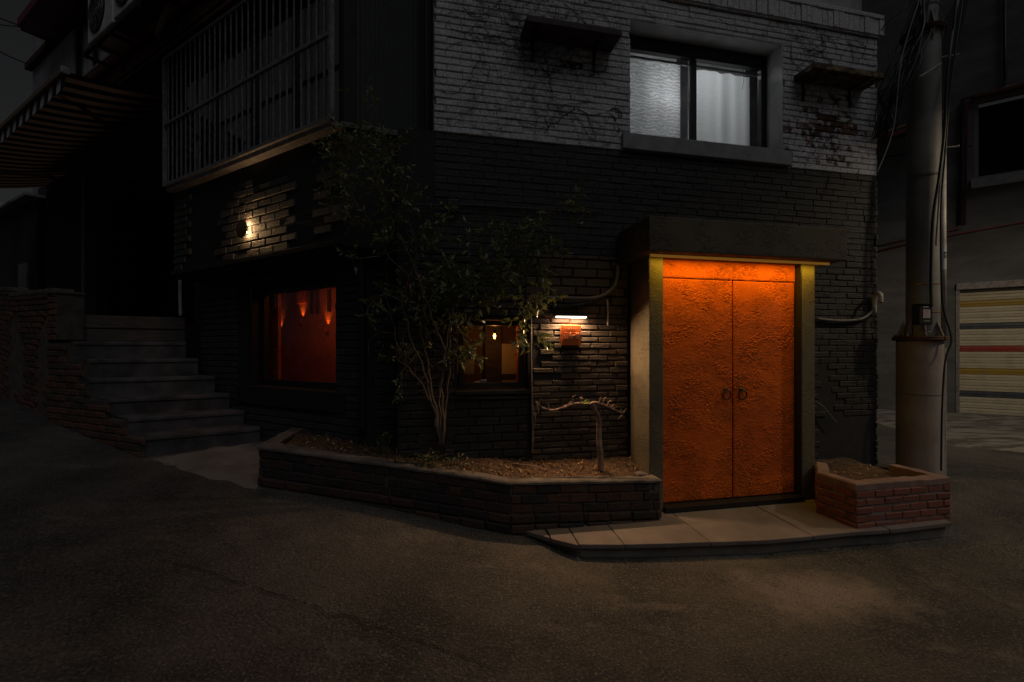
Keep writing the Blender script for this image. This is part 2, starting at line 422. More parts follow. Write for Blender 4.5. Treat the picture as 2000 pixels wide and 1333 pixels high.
S_ = np.block([[K,Q],[Q.T,np.zeros((3,3))]])
sol = np.linalg.solve(S_, np.r_[P_[:,2],0,0,0])
def gz_arr(x, y):
    p = np.stack([x,y],-1); r2 = ((p[...,None,:]-P_[:,:2])**2).sum(-1)
    return CAMZ + (tps(r2)@sol[:NGP]) + sol[NGP] + sol[NGP+1]*x + sol[NGP+2]*y
def gz(x, y): return float(gz_arr(np.array(float(x)), np.array(float(y))))

xs = np.unique(np.round(np.concatenate([np.linspace(-60,-9,18), np.arange(-9,10,0.10), np.linspace(10,60,18)]),4))
ys = np.unique(np.round(np.concatenate([np.linspace(-30,0,12), np.arange(0,10,0.10), np.linspace(10,90,24)]),4))
X_, Y_ = np.meshgrid(xs, ys); G_ = gz_arr(X_, Y_)
far = np.clip((np.hypot(X_,Y_)-16)/20, 0, 1); G_ = G_*(1-far) + far*(-0.2)
me = bpy.data.meshes.new('road')
nx = len(xs)
vv = [(float(X_[j,i]), float(Y_[j,i]), float(G_[j,i]) + 0.006*mnoise.noise(Vector((X_[j,i]*1.7, Y_[j,i]*1.7, 0)))) for j in range(len(ys)) for i in range(nx)]
me.from_pydata(vv, [], [(j*nx+i, j*nx+i+1, (j+1)*nx+i+1, (j+1)*nx+i) for j in range(len(ys)-1) for i in range(nx-1)])
me.materials.append(M['asphalt']); me.polygons.foreach_set('use_smooth', [True]*len(me.polygons))
road = bpy.data.objects.new('road', me); COL.objects.link(road); tag(road, kind='structure')

def crack(pts, w0, seed):
    r = random.Random(seed); P3 = []
    for i in range(len(pts)-1):
        (x0,y0),(x1,y1) = pts[i], pts[i+1]; n = max(2,int(math.hypot(x1-x0,y1-y0)/0.03))
        for k in range(n): f = k/n; P3.append((x0+(x1-x0)*f+0.02*mnoise.noise(Vector((i+f*3,seed,0)))+r.gauss(0,0.004), y0+(y1-y0)*f+r.gauss(0,0.006)+0.03*mnoise.noise(Vector((seed,i*2+f*4,0)))))
    mb = MB()
    for i in range(len(P3)-1):
        (x0,y0),(x1,y1) = P3[i], P3[i+1]; d = math.hypot(x1-x0,y1-y0)+1e-6; nx_, ny_ = -(y1-y0)/d, (x1-x0)/d; w_ = w0*(0.4+0.8*abs(mnoise.noise(Vector((i*0.13,seed,2)))))
        z = lambda x,y: gz(x,y)+0.009
        if r.random() < 0.12: continue
        mb.face([(x0-nx_*w_,y0-ny_*w_,z(x0,y0)),(x1-nx_*w_,y1-ny_*w_,z(x1,y1)),(x1+nx_*w_,y1+ny_*w_,z(x1,y1)),(x0+nx_*w_,y0+ny_*w_,z(x0,y0))])
    mb.build('crack', M['crack'], road, fix=False)
M['crack'] = mat('dark_crack', (0.012,0.011,0.010), (0.03,0.027,0.024), 30, 0.95)  # near-black strips drawn as the cracks of the road
def gp(px, py):
    Y = 3.0
    for _ in range(30): Y = F*(CAMZ-gz((px-CX)/F*Y, Y))/(py-CY)
    return ((px-CX)/F*Y, Y)
crack([gp(300,1090),gp(420,1125),gp(560,1170),gp(700,1215),gp(850,1262),gp(1000,1322)], 0.005, 1)
crack([gp(1150,1200),gp(1250,1235),gp(1350,1262)], 0.004, 2)
crack([gp(1860,1130),gp(1920,1165),gp(2010,1205)], 0.006, 3)
crack([gp(1720,1100),gp(1860,1135),gp(1890,1120)], 0.004, 4)
crack([gp(310,905),gp(380,918),gp(440,925),gp(490,915)], 0.008, 5)
def sheet(name, poly, mt, lift=0.006, step=0.12, rough_edge=0.03, seed=3, thick=None):
    """polygon draped on the ground, with a slightly ragged edge"""
    r = random.Random(seed); pts = []
    for i in range(len(poly)):
        p, q = Vector(poly[i]), Vector(poly[(i+1)%len(poly)])
        n = max(1, int((q-p).length/step))
        for k in range(n):
            v = p.lerp(q, k/n); pts.append(Vector((v.x+r.uniform(-1,1)*rough_edge, v.y+r.uniform(-1,1)*rough_edge)))
    bm = bmesh.new(); f = bm.faces.new([bm.verts.new((p.x,p.y,0)) for p in pts])
    bmesh.ops.triangulate(bm, faces=[f]); 
    for _ in range(2):
        bmesh.ops.subdivide_edges(bm, edges=[e for e in bm.edges if e.calc_length() > step*1.3], cuts=1)
        bmesh.ops.triangulate(bm, faces=bm.faces)
    for _ in range(2):
        bmesh.ops.subdivide_edges(bm, edges=[e for e in bm.edges if e.calc_length() > step*1.3], cuts=1)
        bmesh.ops.triangulate(bm, faces=bm.faces)
    for v in bm.verts:
        edge = any(e.is_boundary for e in v.link_edges)
        v.co.z = gz(v.co.x, v.co.y) + (lift*3 if not edge else -0.004)
    me = bpy.data.meshes.new(name); bm.to_mesh(me); bm.free(); me.materials.append(mt)
    me.polygons.foreach_set('use_smooth', [True]*len(me.polygons))
    o = bpy.data.objects.new(name, me); COL.objects.link(o); return o

tag(sheet('pavement', [(-3.45,4.36),(-2.85,4.05),(-2.12,3.74),(-2.1,3.9),(-2.2,4.9),(-2.7,5.1),(-3.3,4.6)], M['concrete'], lift=0.008), kind='structure')
M['drive'] = mat('streaked_concrete', (0.26,0.235,0.20), (0.09,0.082,0.07), 2.2, 0.85, stretch=(1,3,1), p=(0.42,0.6), bs=22, bd=0.02)
tag(sheet('driveway', [(6.1,6.3),(6.6,6.0),(7.6,5.2),(10.5,5.0),(9.6,7.6),(8.36,8.48),(6.75,9.6),(6.4,9.3)], M['drive'], lift=0.01, step=0.3, rough_edge=0.05), kind='structure')

# ================================================================== CORNER BUILDING
bld = thing('corner_building', (0.3,4.6,0.2), 'corner brick building painted black below and white above, with a glowing orange double door', 'building')
ZB, ZT = Z(-2.0), Z(3.63)          # facade right wing
ZS = Z(1.92)                        # black / white boundary
A1 = 2.97
# upper window hole
UW = (0.01, 1.744, Z(2.08), Z(3.215))
LW = (A.sz(1030,690)[0]*-1, None)
def s_at(fr, px, d=0.0): return fr.sz(px, 684, d)[0]
w2a, w2b = s_at(A,893), s_at(A,1031)
W2H = (w2a, w2b, Z(-0.36), Z(0.28))
mb = MB(); wallgrid(mb, A, s_at(A,846), A1, ZS, ZT, [UW], 0, -0.2); mb.build('white_mortar_wall', M['white_mortar'], bld)
mb = MB(); wallgrid(mb, A, s_at(A,776), A1, ZB, ZS-0.0, [W2H], 0, -0.2); mb.build('black_mortar_wall', M['black_mortar'], bld)
shs = s_at(A,1620)
def wval(s, z, r):
    zr = z-CAMZ
    # paint has fallen away under the right hand shelf; a weaker brown patch lies below the left one
    d = math.hypot((s-2.32)/0.55, (zr-2.40)/0.42); v = max(0, 1.05-d*0.55)
    d2 = math.hypot((s+0.58)/0.36, (zr-2.66)/0.12); v = max(v, 0.82-d2*0.5 if d2<1.2 else 0)
    if zr > 3.42: v = max(v, 0.22)
    return min(0.9, v*r.uniform(0.55,1.0)+r.uniform(0,0.12))
mb = MB()
bricks(mb, A, s_at(A,848)+0.0, A1, ZS+0.002, Z(3.44), row=0.0605, ln=0.23, gap=0.008, vgap=0.0015, d=0.0, rel=0.016, holes=[(UW[0]-0.0,UW[1]+0.0,UW[2]-0.30,UW[3]+0.0),(-0.05,1.86,Z(1.9),Z(2.085))], seed=11, jit=0.004, val=wval, ch=0.0045)
mb.build('white_brickwork', M['white_brick'], bld)
mb = MB()
# parapet: soldier course band and step-out
mb2 = MB()
r = random.Random(5); x = s_at(A,846)
while x < A1+0.03:
    mb2.fbox(A, x, x+0.0645, Z(3.455), Z(3.625), -0.05, 0.05+r.uniform(-.006,.006), r.uniform(0,0.5), ch=0.006); x += 0.068
mb2.fbox(A, s_at(A,846), A1+0.03, Z(3.44), Z(3.452), -0.2, 0.035, 0.3)
mb2.fbox(A, s_at(A,846), A1+0.045, Z(3.628), Z(3.675), -0.22, 0.06, 0.45, ch=0.008)
mb2.build('parapet_course', M['white_brick'], bld)
mb = MB(); mb.fbox(A, -2.6, s_at(A,1683,-0.35), Z(3.5), Z(4.9), -0.9, -0.35); mb.build('upper_parapet_wall', M['white_plaster'], bld)
# right end return wall & back
mb = MB(); mb.fbox(A, 2.85, A1, ZS+0.01, ZT, -5.0, -0.201); mb.build('white_side_wall', M['white_plaster'], bld)
mb = MB(); mb.fbox(A, 2.85, A1, ZB, ZS, -5.0, -0.201); mb.build('black_side_wall', M['dark_stucco'], bld)
mb = MB(); mb.fbox(A, -2.6, 2.9, Z(3.4), Z(3.5), -5.0, -0.203); mb.build('flat_roof', M['concrete'], bld)

# black brickwork above the doors and down the facade
def bval(s, z, r): return r.random()
def ok_black(s, z):
    zr = z-CAMZ
    if s > 2.2 and zr < -0.05:     # broken patch at the right corner: the facing bricks step away
        edge = 2.33 + 0.25*max(0,(-0.05-zr))*1.2 + 0.06*math.sin(zr*23)
        return s > edge and zr > -0.75
    return True
mb = MB()
nb_top = Z(0.90)
bricks(mb, A, s_at(A,848), A1, nb_top, ZS-0.004, row=0.064, ln=0.225, gap=0.0055, vgap=0.002, d=0.0, rel=0.006,  seed=21, val=bval, ch=0.004)
mb.build('black_brickwork', M['black_brick'], bld); mb = MB()
# sign zone: split face brick, strong relief between window and portal
bricks(mb, A, w2b+0.03, -0.02, Z(-1.25), Z(0.34), row=0.0575, ln=0.19, gap=0.0075, vgap=0.003, d=0.0, rel=0.02, seed=23, val=bval, ch=0.008, jit=0.005,
       ok=lambda s,z: not (s < w2b+0.24 and Z(-0.32) < z < Z(0.10) and (math.sin(z*70+1)*0.07+w2b+0.17) > s))
bricks(mb, A, w2b-0.02, -0.02, Z(0.345), nb_top-0.01, row=0.085, ln=0.23, gap=0.012, d=0.0, rel=0.018, seed=25, val=lambda s,z,r: r.random()*0.4, jit=0.006)
mb.build('split_brickwork', M['brown_brick'], bld); mb = MB()
bricks(mb, A, w2a-0.35, w2b-0.01, Z(-1.2), Z(-0.40), row=0.075, ln=0.21, d=0.0, rel=0.012, seed=27, val=bval)
mb.build('black_brickwork', M['black_brick'], bld); mb = MB()
bricks(mb, A, w2a-0.35, w2b-0.03, Z(0.31), nb_top-0.02, row=0.067, ln=0.21, d=0.0, rel=0.012, seed=28, val=bval)
mb.build('black_brickwork', M['black_brick'], bld); mb = MB()
bricks(mb, A, s_at(A,777), w2a-0.03, Z(-1.2), Z(0.30), row=0.067, ln=0.19, d=0.0, rel=0.014, seed=29, val=bval, ok=lambda s,z: s < w2a-0.33 or True)
mb.build('black_brickwork', M['black_brick'], bld); mb = MB()
bricks(mb, A, 1.77, A1, Z(-1.55), nb_top-0.01, row=0.064, ln=0.225, gap=0.006, vgap=0.003, d=0.0, rel=0.009, seed=31, val=bval, ok=ok_black)
mb.build('black_brickwork', M['black_brick'], bld)
# weathered broken edge of the right corner
mb = MB(); r = random.Random(9)
for k in range(86):
    z = Z(-2.0)+k*0.0655
    if z > Z(3.4): break
    mb.fbox(A, A1-0.02, A1+r.uniform(0.0,0.018), z, z+0.056, -0.1, r.uniform(0.0,0.014), r.random(), ch=0.006) if z > ZS else None
mb.build('corner_quoin', M['white_brick'], bld)
mb = MB()
for k in range(60):
    z = Z(-2.0)+k*0.067
    if z > Z(1.86): break
    mb.fbox(A, A1-0.02, A1+r.uniform(0.0,0.022), z, z+0.056, -0.12, r.uniform(0.004,0.018), r.random(), ch=0.006)
mb.build('corner_quoin', M['black_brick'], bld)

# --- middle face between bay and facade
mlen = 0.86
mb = MB(); wallgrid(mb, Mf, 0.0, mlen, Z(0.90), Z(4.6), [(0.10,0.66,Z(1.97),Z(4.4))], 0, -0.1); mb.build('corner_wall', M['dark_stucco'], bld)
m, t, b = nt('corrugated_grey_panel'); b.inputs['Base Color'].default_value = (0.05,0.053,0.053,1); b.inputs['Roughness'].default_value = 0.45
M['corr'] = m
mb = MB(); n = 56
for k in range(n):
    x0 = 0.10+0.56*k/n; x1 = 0.10+0.56*(k+1)/n
    f0 = 0.006*math.sin(k*PI/2); f1 = 0.006*math.sin((k+1)*PI/2)
    mb.face([Mf.P(x0,Z(1.97),-0.03+f0),Mf.P(x1,Z(1.97),-0.03+f1),Mf.P(x1,Z(4.4),-0.03+f1),Mf.P(x0,Z(4.4),-0.03+f0)])
mb.build('corrugated_panel', M['corr'], bld)
mb = MB(); mb.fbox(Mf, -0.02, mlen, Z(1.92), Z(1.965), 0.0, 0.035, ch=0.004); mb.build('panel_ledge', M['corr'], bld)
mb = MB(); mb.fbox(Mf, 0.70, 0.80, Z(1.97), Z(4.6), 0.0, 0.03, ch=0.005); mb.build('corner_trim', M['black_metal'], bld)
mb = MB(); wallgrid(mb, ML, 0.0, 0.72, ZB, Z(0.90), (), 0, -0.1)
mb.build('lower_corner_wall', M['black_mortar'], bld)
mb = MB(); bricks(mb, ML, 0.06, 0.40, Z(-1.2), Z(0.88), row=0.072, ln=0.2, rel=0.013, seed=41, val=bval); 

mb.build('black_brickwork', M['black_brick'], bld)

# --- bay (left face, upper)
bs1 = 3.10
BW = (0.04, 3.06, Z(1.97), Z(3.46))
mb = MB(); wallgrid(mb, L, 0, bs1, Z(0.90), Z(3.52), [BW], 0, -0.10); 
mb.build('bay_wall', M['dark_stucco'], bld)
mb = MB()
mb.hexa([L.P(0,Z(0.86),0.0),L.P(bs1,Z(0.86),0.0),L.P(bs1,Z(0.86),-0.9),L.P(0,Z(0.86),-0.9),L.P(0,Z(0.898),0.0),L.P(bs1,Z(0.898),0.0),L.P(bs1,Z(0.898),-0.9),L.P(0,Z(0.898),-0.9)])
mb.fbox(L, -0.02, bs1+0.01, Z(0.905), Z(0.955), 0.002, 0.045, ch=0.006)
mb.build('bay_soffit', M['dark_stucco'], bld)
mb = MB(); mb.fbox(L, bs1-0.1, bs1, Z(0.90), Z(3.52), -0.8, -0.102); mb.build('bay_end_wall', M['dark_stucco'], bld)
mb = MB()
lampS, lampZ = L.sz(473,446)
def patch(s, z):
    zr = z-CAMZ
    rag = 0.05*math.sin(z*61.0)+0.03*math.sin(z*137)
    top = 1.72 + 0.04*math.sin(s*9)
    if s > 2.76+rag: return zr < 1.90
    a, b_ = s_at(L,572), s_at(L,432)
    if a+rag*0.5 < s < b_+rag and 0.97 < zr < top-0.10*abs(s-1.2): return True
    if 0.12+rag < s < 0.34 and 1.0 < zr < 1.6: return True
    return False
for pa_, pb_ in ((0.02,0.45),(0.55,2.4),(2.45,bs1)):
  mb = MB()
  bricks(mb, L, pa_, pb_, Z(0.96), Z(1.90), row=0.080, ln=0.235, gap=0.012, rel=0.018, seed=51, val=lambda s,z,r: r.random()*0.7, ok=patch, jit=0.006, ch=0.006)
  mb.build('brick_patch', M['black_brick_left'], bld)
# grille
gr = MB(); gr.fbox(L, -0.02, bs1, Z(1.905), Z(1.945), 0.002, 0.10, ch=0.004)
gr.fbox(L, 0.0, bs1, Z(1.95), Z(1.985), 0.10, 0.13, ch=0.003); gr.fbox(L, 0.0, bs1, Z(2.67), Z(2.705), 0.10, 0.13, ch=0.003); gr.fbox(L, 0.0, bs1, Z(3.46), Z(3.495), 0.10, 0.13, ch=0.003)
gr.fbox(L, -0.005, 0.03, Z(1.95), Z(3.5), 0.095, 0.135, ch=0.003); gr.fbox(L, bs1-0.03, bs1+0.005, Z(1.95), Z(3.5), 0.095, 0.135, ch=0.003)
go = gr.build('window_grille', M['bar'], bld)
gb = MB(); nbars = 29
for k in range(1, nbars):
    s = bs1*k/nbars
    if abs(s-bs1) < 0.05: continue
    gb.fbox(L, s-0.006, s+0.006, Z(1.986), Z(2.669), 0.109, 0.121); gb.fbox(L, s-0.006, s+0.006, Z(2.706), Z(3.459), 0.109, 0.121)
gb.build('grille_bars', M['bar'], go)
bwf = MB()
for (a0,a1) in ((0.04,0.10),(0.70,0.76),(1.42,1.50),(2.2,2.26),(3.0,3.06)): bwf.fbox(L, a0, a1, Z(1.97), Z(3.46), -0.08, -0.03)
bwf.fbox(L, 0.04, 3.06, Z(1.97), Z(2.03), -0.081, -0.031); bwf.fbox(L, 0.04, 3.06, Z(3.40), Z(3.46), -0.081, -0.031)
bwo = bwf.build('bay_window', M['frame_black'], bld)
g = MB(); g.face([L.P(0.1,Z(2.03),-0.055),L.P(3.0,Z(2.03),-0.055),L.P(3.0,Z(3.4),-0.055),L.P(0.1,Z(3.4),-0.055)]); g.build('pane', M['glass_dim'], bwo, fix=False)
M['curtain_dim'] = mat('pale_roller_blind', (0.10,0.104,0.105), (0.08,0.083,0.083), 4, 0.9)
cu = MB()
def curtain(mb, fr, a0, a1, z0, z1, d, amp=0.012, wl=0.07, n=None):
    n = n or max(8, int((a1-a0)/wl*8)); r_ = random.Random(int(a0*100)+3)
    ph = r_.uniform(0,6)
    pts = [(a0+(a1-a0)*k/n, d+amp*math.sin(2*PI*(a1-a0)*k/n/wl+ph+0.8*math.sin(k*0.13))+amp*0.5*math.sin(k*0.31+ph)) for k in range(n+1)]
    for k in range(n):
        mb.face([fr.P(pts[k][0],z0,pts[k][1]),fr.P(pts[k+1][0],z0,pts[k+1][1]),fr.P(pts[k+1][0],z1,pts[k+1][1]),fr.P(pts[k][0],z1,pts[k][1])])
curtain(cu, L, s_at(L,600,-0.1), s_at(L,480,-0.1), Z(2.0), Z(3.44), -0.16, 0.008, 0.16)
curtain(cu, L, 0.1, 0.62, Z(2.0), Z(3.44), -0.16, 0.015, 0.09)
cu.build('blind', M['curtain_dim'], bwo, smooth=True, fix=False)
mb = MB(); mb.fbox(L, 0.02, 3.08, Z(1.95), Z(3.5), -0.9, -0.6); mb.build('bay_room_wall', M['interior_dark'], bld)
mb = MB(); mb.hexa([L.P(-0.02,Z(3.52),0.16),L.P(7.6,Z(3.52),0.16),L.P(7.6,Z(3.52),-0.9),L.P(-0.02,Z(3.52),-0.9),L.P(-0.02,Z(3.56),0.16),L.P(7.6,Z(3.56),0.16),L.P(7.6,Z(3.60),-0.9),L.P(-0.02,Z(3.60),-0.9)])
mb.build('bay_roof', M['rust'], bld)

# --- lower left wall with the red-lit window
ls1 = 3.0
g0, g1 = s_at(LL,655,-0.13), s_at(LL,519,-0.13)
g0 = s_at(LL,656,0.0)
RW = (g0, g1+0.12, Z(-0.40), Z(0.70))
mb = MB(); wallgrid(mb, LL, 0, ls1, ZB, Z(0.93), [RW], 0, -0.12); mb.build('lower_wall', M['black_mortar_left'], bld)
mb = MB(); bricks(mb, LL, 0.015, ls1, Z(-1.3), Z(0.86), row=0.0735, ln=0.19, gap=0.011, rel=0.014, holes=[(RW[0]-0.01,RW[1]+0.22,Z(-0.62),Z(0.76))], seed=61, val=bval, jit=0.005)
mb.build('black_brickwork', M['black_brick_left'], bld)
mb = MB(); mb.fbox(LL, RW[0]-0.15, RW[1]+0.20, Z(-0.60), Z(-0.405), 0.0, 0.03, ch=0.008); mb.build('render_band', M['dark_stucco'], bld)
mb = MB(); mb.fbox(LL, RW[1]+0.05, RW[1]+0.75, Z(-1.3), Z(-0.70), 0.002, 0.16, ch=0.015)
mb.build('brick_plinth', M['black_brick_left'], bld)

def window_frame(fr, h, d0, d1, wid, name, parent, mt, mull=()):
    mb = MB(); a0,a1,z0,z1 = h
    mb.fbox(fr, a0, a0+wid, z0, z1, d0, d1, ch=0.003); mb.fbox(fr, a1-wid, a1, z0, z1, d0, d1, ch=0.003)
    mb.fbox(fr, a0+wid, a1-wid, z0, z0+wid, d0, d1, ch=0.003); mb.fbox(fr, a0+wid, a1-wid, z1-wid, z1, d0, d1, ch=0.003)
    for (m0,m1) in mull: mb.fbox(fr, m0, m1, z0+wid, z1-wid, d0, d1+0.004, ch=0.003)
    return mb.build(name, mt, parent)
gf = (g0-0.06, g1+0.05, Z(-0.40), Z(0.70))
wf = window_frame(LL, gf, -0.16, -0.10, 0.07, 'orange_lit_window', bld, M['frame_black'])
g = MB(); g.face([LL.P(gf[0]+.05,gf[2]+.05,-0.13),LL.P(gf[1]-.05,gf[2]+.05,-0.13),LL.P(gf[1]-.05,gf[3]-.05,-0.13),LL.P(gf[0]+.05,gf[3]-.05,-0.13)]); g.build('pane', M['glass'], wf, fix=False)
mb = MB(); mb.fbox(LL, g1+0.05, RW[1]+0.004, RW[2], RW[3], -0.12, -0.005); mb.build('jamb', M['frame_black'], wf)
# room behind: orange stucco walls
M['room'] = stucco('orange_room_stucco', (0.50,0.10,0.022), (0.40,0.08,0.018), depth=0.01)
M['room_dark'] = mat('dark_red_wood', (0.09,0.018,0.008), (0.06,0.012,0.006), 5, 0.7, bs=30, bd=0.003)
rm = MB(); rs0, rs1, rd = 0.30, 2.75, -0.80
rm.face([LL.P(rs0,Z(-1.2),rd),LL.P(rs1,Z(-1.2),rd),LL.P(rs1,Z(1.3),rd),LL.P(rs0,Z(1.3),rd)])
# side partition which carries the left sconce
ps = LL.sz(543,640,-0.36)[0]
rm.fbox(LL, ps, ps+0.6, Z(-1.2), Z(1.3), -0.40, -0.36); rm.fbox(LL, rs1, rs1+0.05, Z(-1.2), Z(1.3), rd, -0.20)
rm.fbox(LL, rs0-0.05, rs0, Z(-1.2), Z(1.3), rd, -0.20)
rm.fbox(LL, rs0, rs1, Z(-1.3), Z(-1.2), rd, -0.20)
rm.build('orange_room', M['room'], bld, fix=False)
rm = MB(); rm.fbox(LL, rs0, rs1, Z(0.81), Z(0.84), rd-0.1, -0.14); rm.fbox(LL, rs0-0.05, rs1+0.1, Z(-1.4), Z(1.35), rd-0.15, rd-0.02); rm.build('room_shell', M['interior_dark'], bld)
rp = MB(); a_, z_ = LL.sz(589,578,rd+0.01); rp.fbox(LL, a_-0.10, a_+0.10, z_-0.10, z_+0.12, rd+0.002, rd+0.015, ch=0.003)
ro = rp.build('wall_notice', mat('red_poster', (0.75,0.10,0.03), (0.5,0.05,0.02), 20, 0.7), bld)
for kx in range(3):
    px0 = (607,618,641)[kx]; a_ = s_at(LL, px0, rd+0.03)
    q = MB(); q.fbox(LL, a_-0.022, a_+0.022, Z(0.47), Z(0.80), rd+0.002, rd+0.03); q.build('hanging_board', M['room_dark'], bld)
M['lamp_glow'] = emis('lamp_lens', (1.0,0.42,0.10), 3.0)
def sconce(px, py, d, power, into):
    a_, z_ = LL.sz(px, py, d)
    p = LL.P(a_, z_, d)
    t_ = thing('wall_sconce', p, None, 'wall light', 'small uplights in the orange room')
    mb = MB(); mb.lathe(p+Vector((0,0,-0.10)), [(0.001,0.04),(0.02,0.04),(0.022,0.085),(0.02,0.085),(0.001,0.06)], 16); mb.build('cup', M['room'], t_)
    light('sconce_light', 'SPOT', p+Vector((0,0,-0.005)), power, (1.0,0.42,0.09), t_, spot_size=math.radians(64), spot_blend=1.0, shadow_soft_size=0.006, aim=(into[0],into[1],1.0))
    return t_
i_n = -Vector((nL[0],nL[1]))*0.10
s1_ = sconce(588, 623, rd+0.03, 2.2, i_n); s1_['label'] = 'middle and highest glowing uplight seen through the orange lit window'
s2_ = sconce(637, 639, rd+0.03, 2.4, i_n); s2_['label'] = 'rightmost glowing uplight seen through the orange lit window'
u_ = Vector(dL)*0.10
s3_ = sconce(545, 644, rd+0.03, 1.5, i_n); s3_['label'] = 'leftmost, half hidden glowing uplight seen through the orange lit window'

rlp = LL.P(1.2,Z(0.785),-0.30); rl1 = thing('ceiling_lamp', rlp, 'dim reddish ceiling lamp inside the orange lit room', 'lamp')
mb = MB(); mb.lathe(rlp, [(0.001,-0.02),(0.07,-0.015),(0.08,0.03),(0.001,0.04)], 20); mb.build('shade', emis('red_shade',(1.0,0.25,0.04),1.0), rl1, True)
light('ceiling_lamp_light','AREA', rlp-Vector((0,0,0.03)), 1.25, (1.0,0.36,0.08), rl1, shape='RECTANGLE', size=0.8, size_y=0.2, aim=(-nL[0]*0.3,-nL[1]*0.3,-1))
# --- dim window behind the shrub
wf2h = (w2a+0.02, w2b-0.02, Z(-0.345), Z(0.27))
wf2 = window_frame(A, wf2h, -0.12, -0.06, 0.045, 'small_front_window', bld, M['frame_black'])
g = MB(); g.face([A.P(wf2h[0]+.04,wf2h[2]+.04,-0.09),A.P(wf2h[1]-.04,wf2h[2]+.04,-0.09),A.P(wf2h[1]-.04,wf2h[3]-.04,-0.09),A.P(wf2h[0]+.04,wf2h[3]-.04,-0.09)]); g.build('pane', M['glass'], wf2, fix=False)
mb = MB(); mb.fbox(A, w2a-0.02, w2b+0.02, Z(-0.40), Z(-0.362), -0.06, 0.035, ch=0.006); mb.build('sill', M['dark_stucco'], wf2)
M['brown_room'] = mat('brown_room_wall', (0.16,0.085,0.05), (0.12,0.06,0.035), 3, 0.8)
rm = MB(); r0, r1, rdd = w2a-0.25, w2b+0.10, -0.75
rm.face([A.P(r0,Z(-0.9),rdd),A.P(r1,Z(-0.9),rdd),A.P(r1,Z(0.7),rdd),A.P(r0,Z(0.7),rdd)])
rm.fbox(A, r0-0.03, r0, Z(-0.9), Z(0.7), rdd, -0.201); rm.fbox(A, r1, r1+0.03, Z(-0.9), Z(0.7), rdd, -0.201)
rm.fbox(A, r0, r1, Z(0.7), Z(0.73), rdd, -0.201); rm.fbox(A, r0, r1, Z(-0.93), Z(-0.9), rdd, -0.201)
rm.build('counter_room', M['brown_room'], bld, fix=False)
rm = MB(); a_ = s_at(A,1010,-0.30); rm.fbox(A, a_, a_+0.20, Z(-0.6), Z(0.5), -0.34, -0.26); rm.build('orange_post', M['room'], bld)
M['paper'] = mat('cream_paper', (0.62,0.52,0.42), (0.55,0.46,0.37), 4, 0.8)
rm = MB(); a0_, a1_ = s_at(A,980,-0.7), s_at(A,1011,-0.7)
rm.fbox(A, a0_, a1_, A.sz(990,731,-0.7)[1], A.sz(990,672,-0.7)[1], -0.72, -0.70); rm.fbox(A, a0_, a1_, A.sz(990,752,-0.7)[1]-0.1, A.sz(990,743,-0.7)[1], -0.72, -0.70)
rm.build('white_cabinet', M['paper'], bld)
rm = MB(); rm.fbox(A, a0_, a1_, A.sz(990,742,-0.7)[1], A.sz(990,732,-0.7)[1], -0.72, -0.705); rm.fbox(A, s_at(A,947,-0.68), s_at(A,979,-0.68), Z(-0.8), Z(0.6), -0.72, -0.68); rm.build('dark_cabinet', M['wood_dark'], bld)
rm = MB(); rm.fbox(A, s_at(A,890,-0.6), s_at(A,926,-0.6), A.sz(910,731,-0.6)[1], A.sz(910,695,-0.6)[1], -0.62, -0.60, ch=0.003); rm.build('grey_cabinet', mat('grey_board', (0.30,0.28,0.27), rough=0.6), bld)
for (px,py,ang) in ((931,748,0.0),(944,745,0.2)):
    pt = A.P(*A.sz(px,py,-0.25),-0.25); mb = MB(); mb.tube([pt+Vector((-0.03,0,0)),pt+Vector((0.03,0.01,0.004))], 0.014, 10)
    tag(mb.build('rolled_napkin', M['paper'], None, True, loc=pt), 'small pale roll lying on the window counter'+(' at the left' if px<940 else ' nearer the pale cabinet'), 'napkin', 'rolled napkins on the counter')
mb = MB(); mb.fbox(A, w2a-0.1, w2b+0.05, Z(-0.40), Z(-0.365), -0.45, -0.2015); mb.build('window_counter', M['room_dark'], bld)
bp = A.P(*A.sz(966,657,-0.35),-0.35)
bulb = thing('filament_bulb', bp, 'bare glowing filament bulb hanging behind the small front window', 'light bulb')
mb = MB(); mb.lathe(bp+Vector((0,0,-0.03)), [(0.001,0),(0.014,0.004),(0.021,0.02),(0.018,0.04),(0.010,0.055),(0.009,0.062)], 16); mb.build('glass_envelope', glass('amber_glass',(1.0,0.75,0.42),0.6), bulb, True, fix=False)
mb = MB()
for k in range(4):
    an = k*PI/2; pth = [bp+Vector((0.006*math.cos(an)*(1-abs(i-2)/3), 0.006*math.sin(an), -0.018+0.009*i)) for i in range(5)]
    mb.tube(pth, 0.0014, 5)
mb.build('filament', emis('hot_filament', (1.0,0.40,0.08), 60), bulb)
mb = MB(); mb.lathe(bp+Vector((0,0,0.03)), [(0.011,0),(0.012,0.03),(0.004,0.036)], 12); mb.tube([bp+Vector((0,0,0.06)), bp+Vector((0,0,0.6))], 0.003, 6); mb.build('lamp_holder', M['cable'], bulb)
light('bulb_light', 'POINT', bp, 0.7, (1.0,0.5,0.18), bulb, shadow_soft_size=0.02)

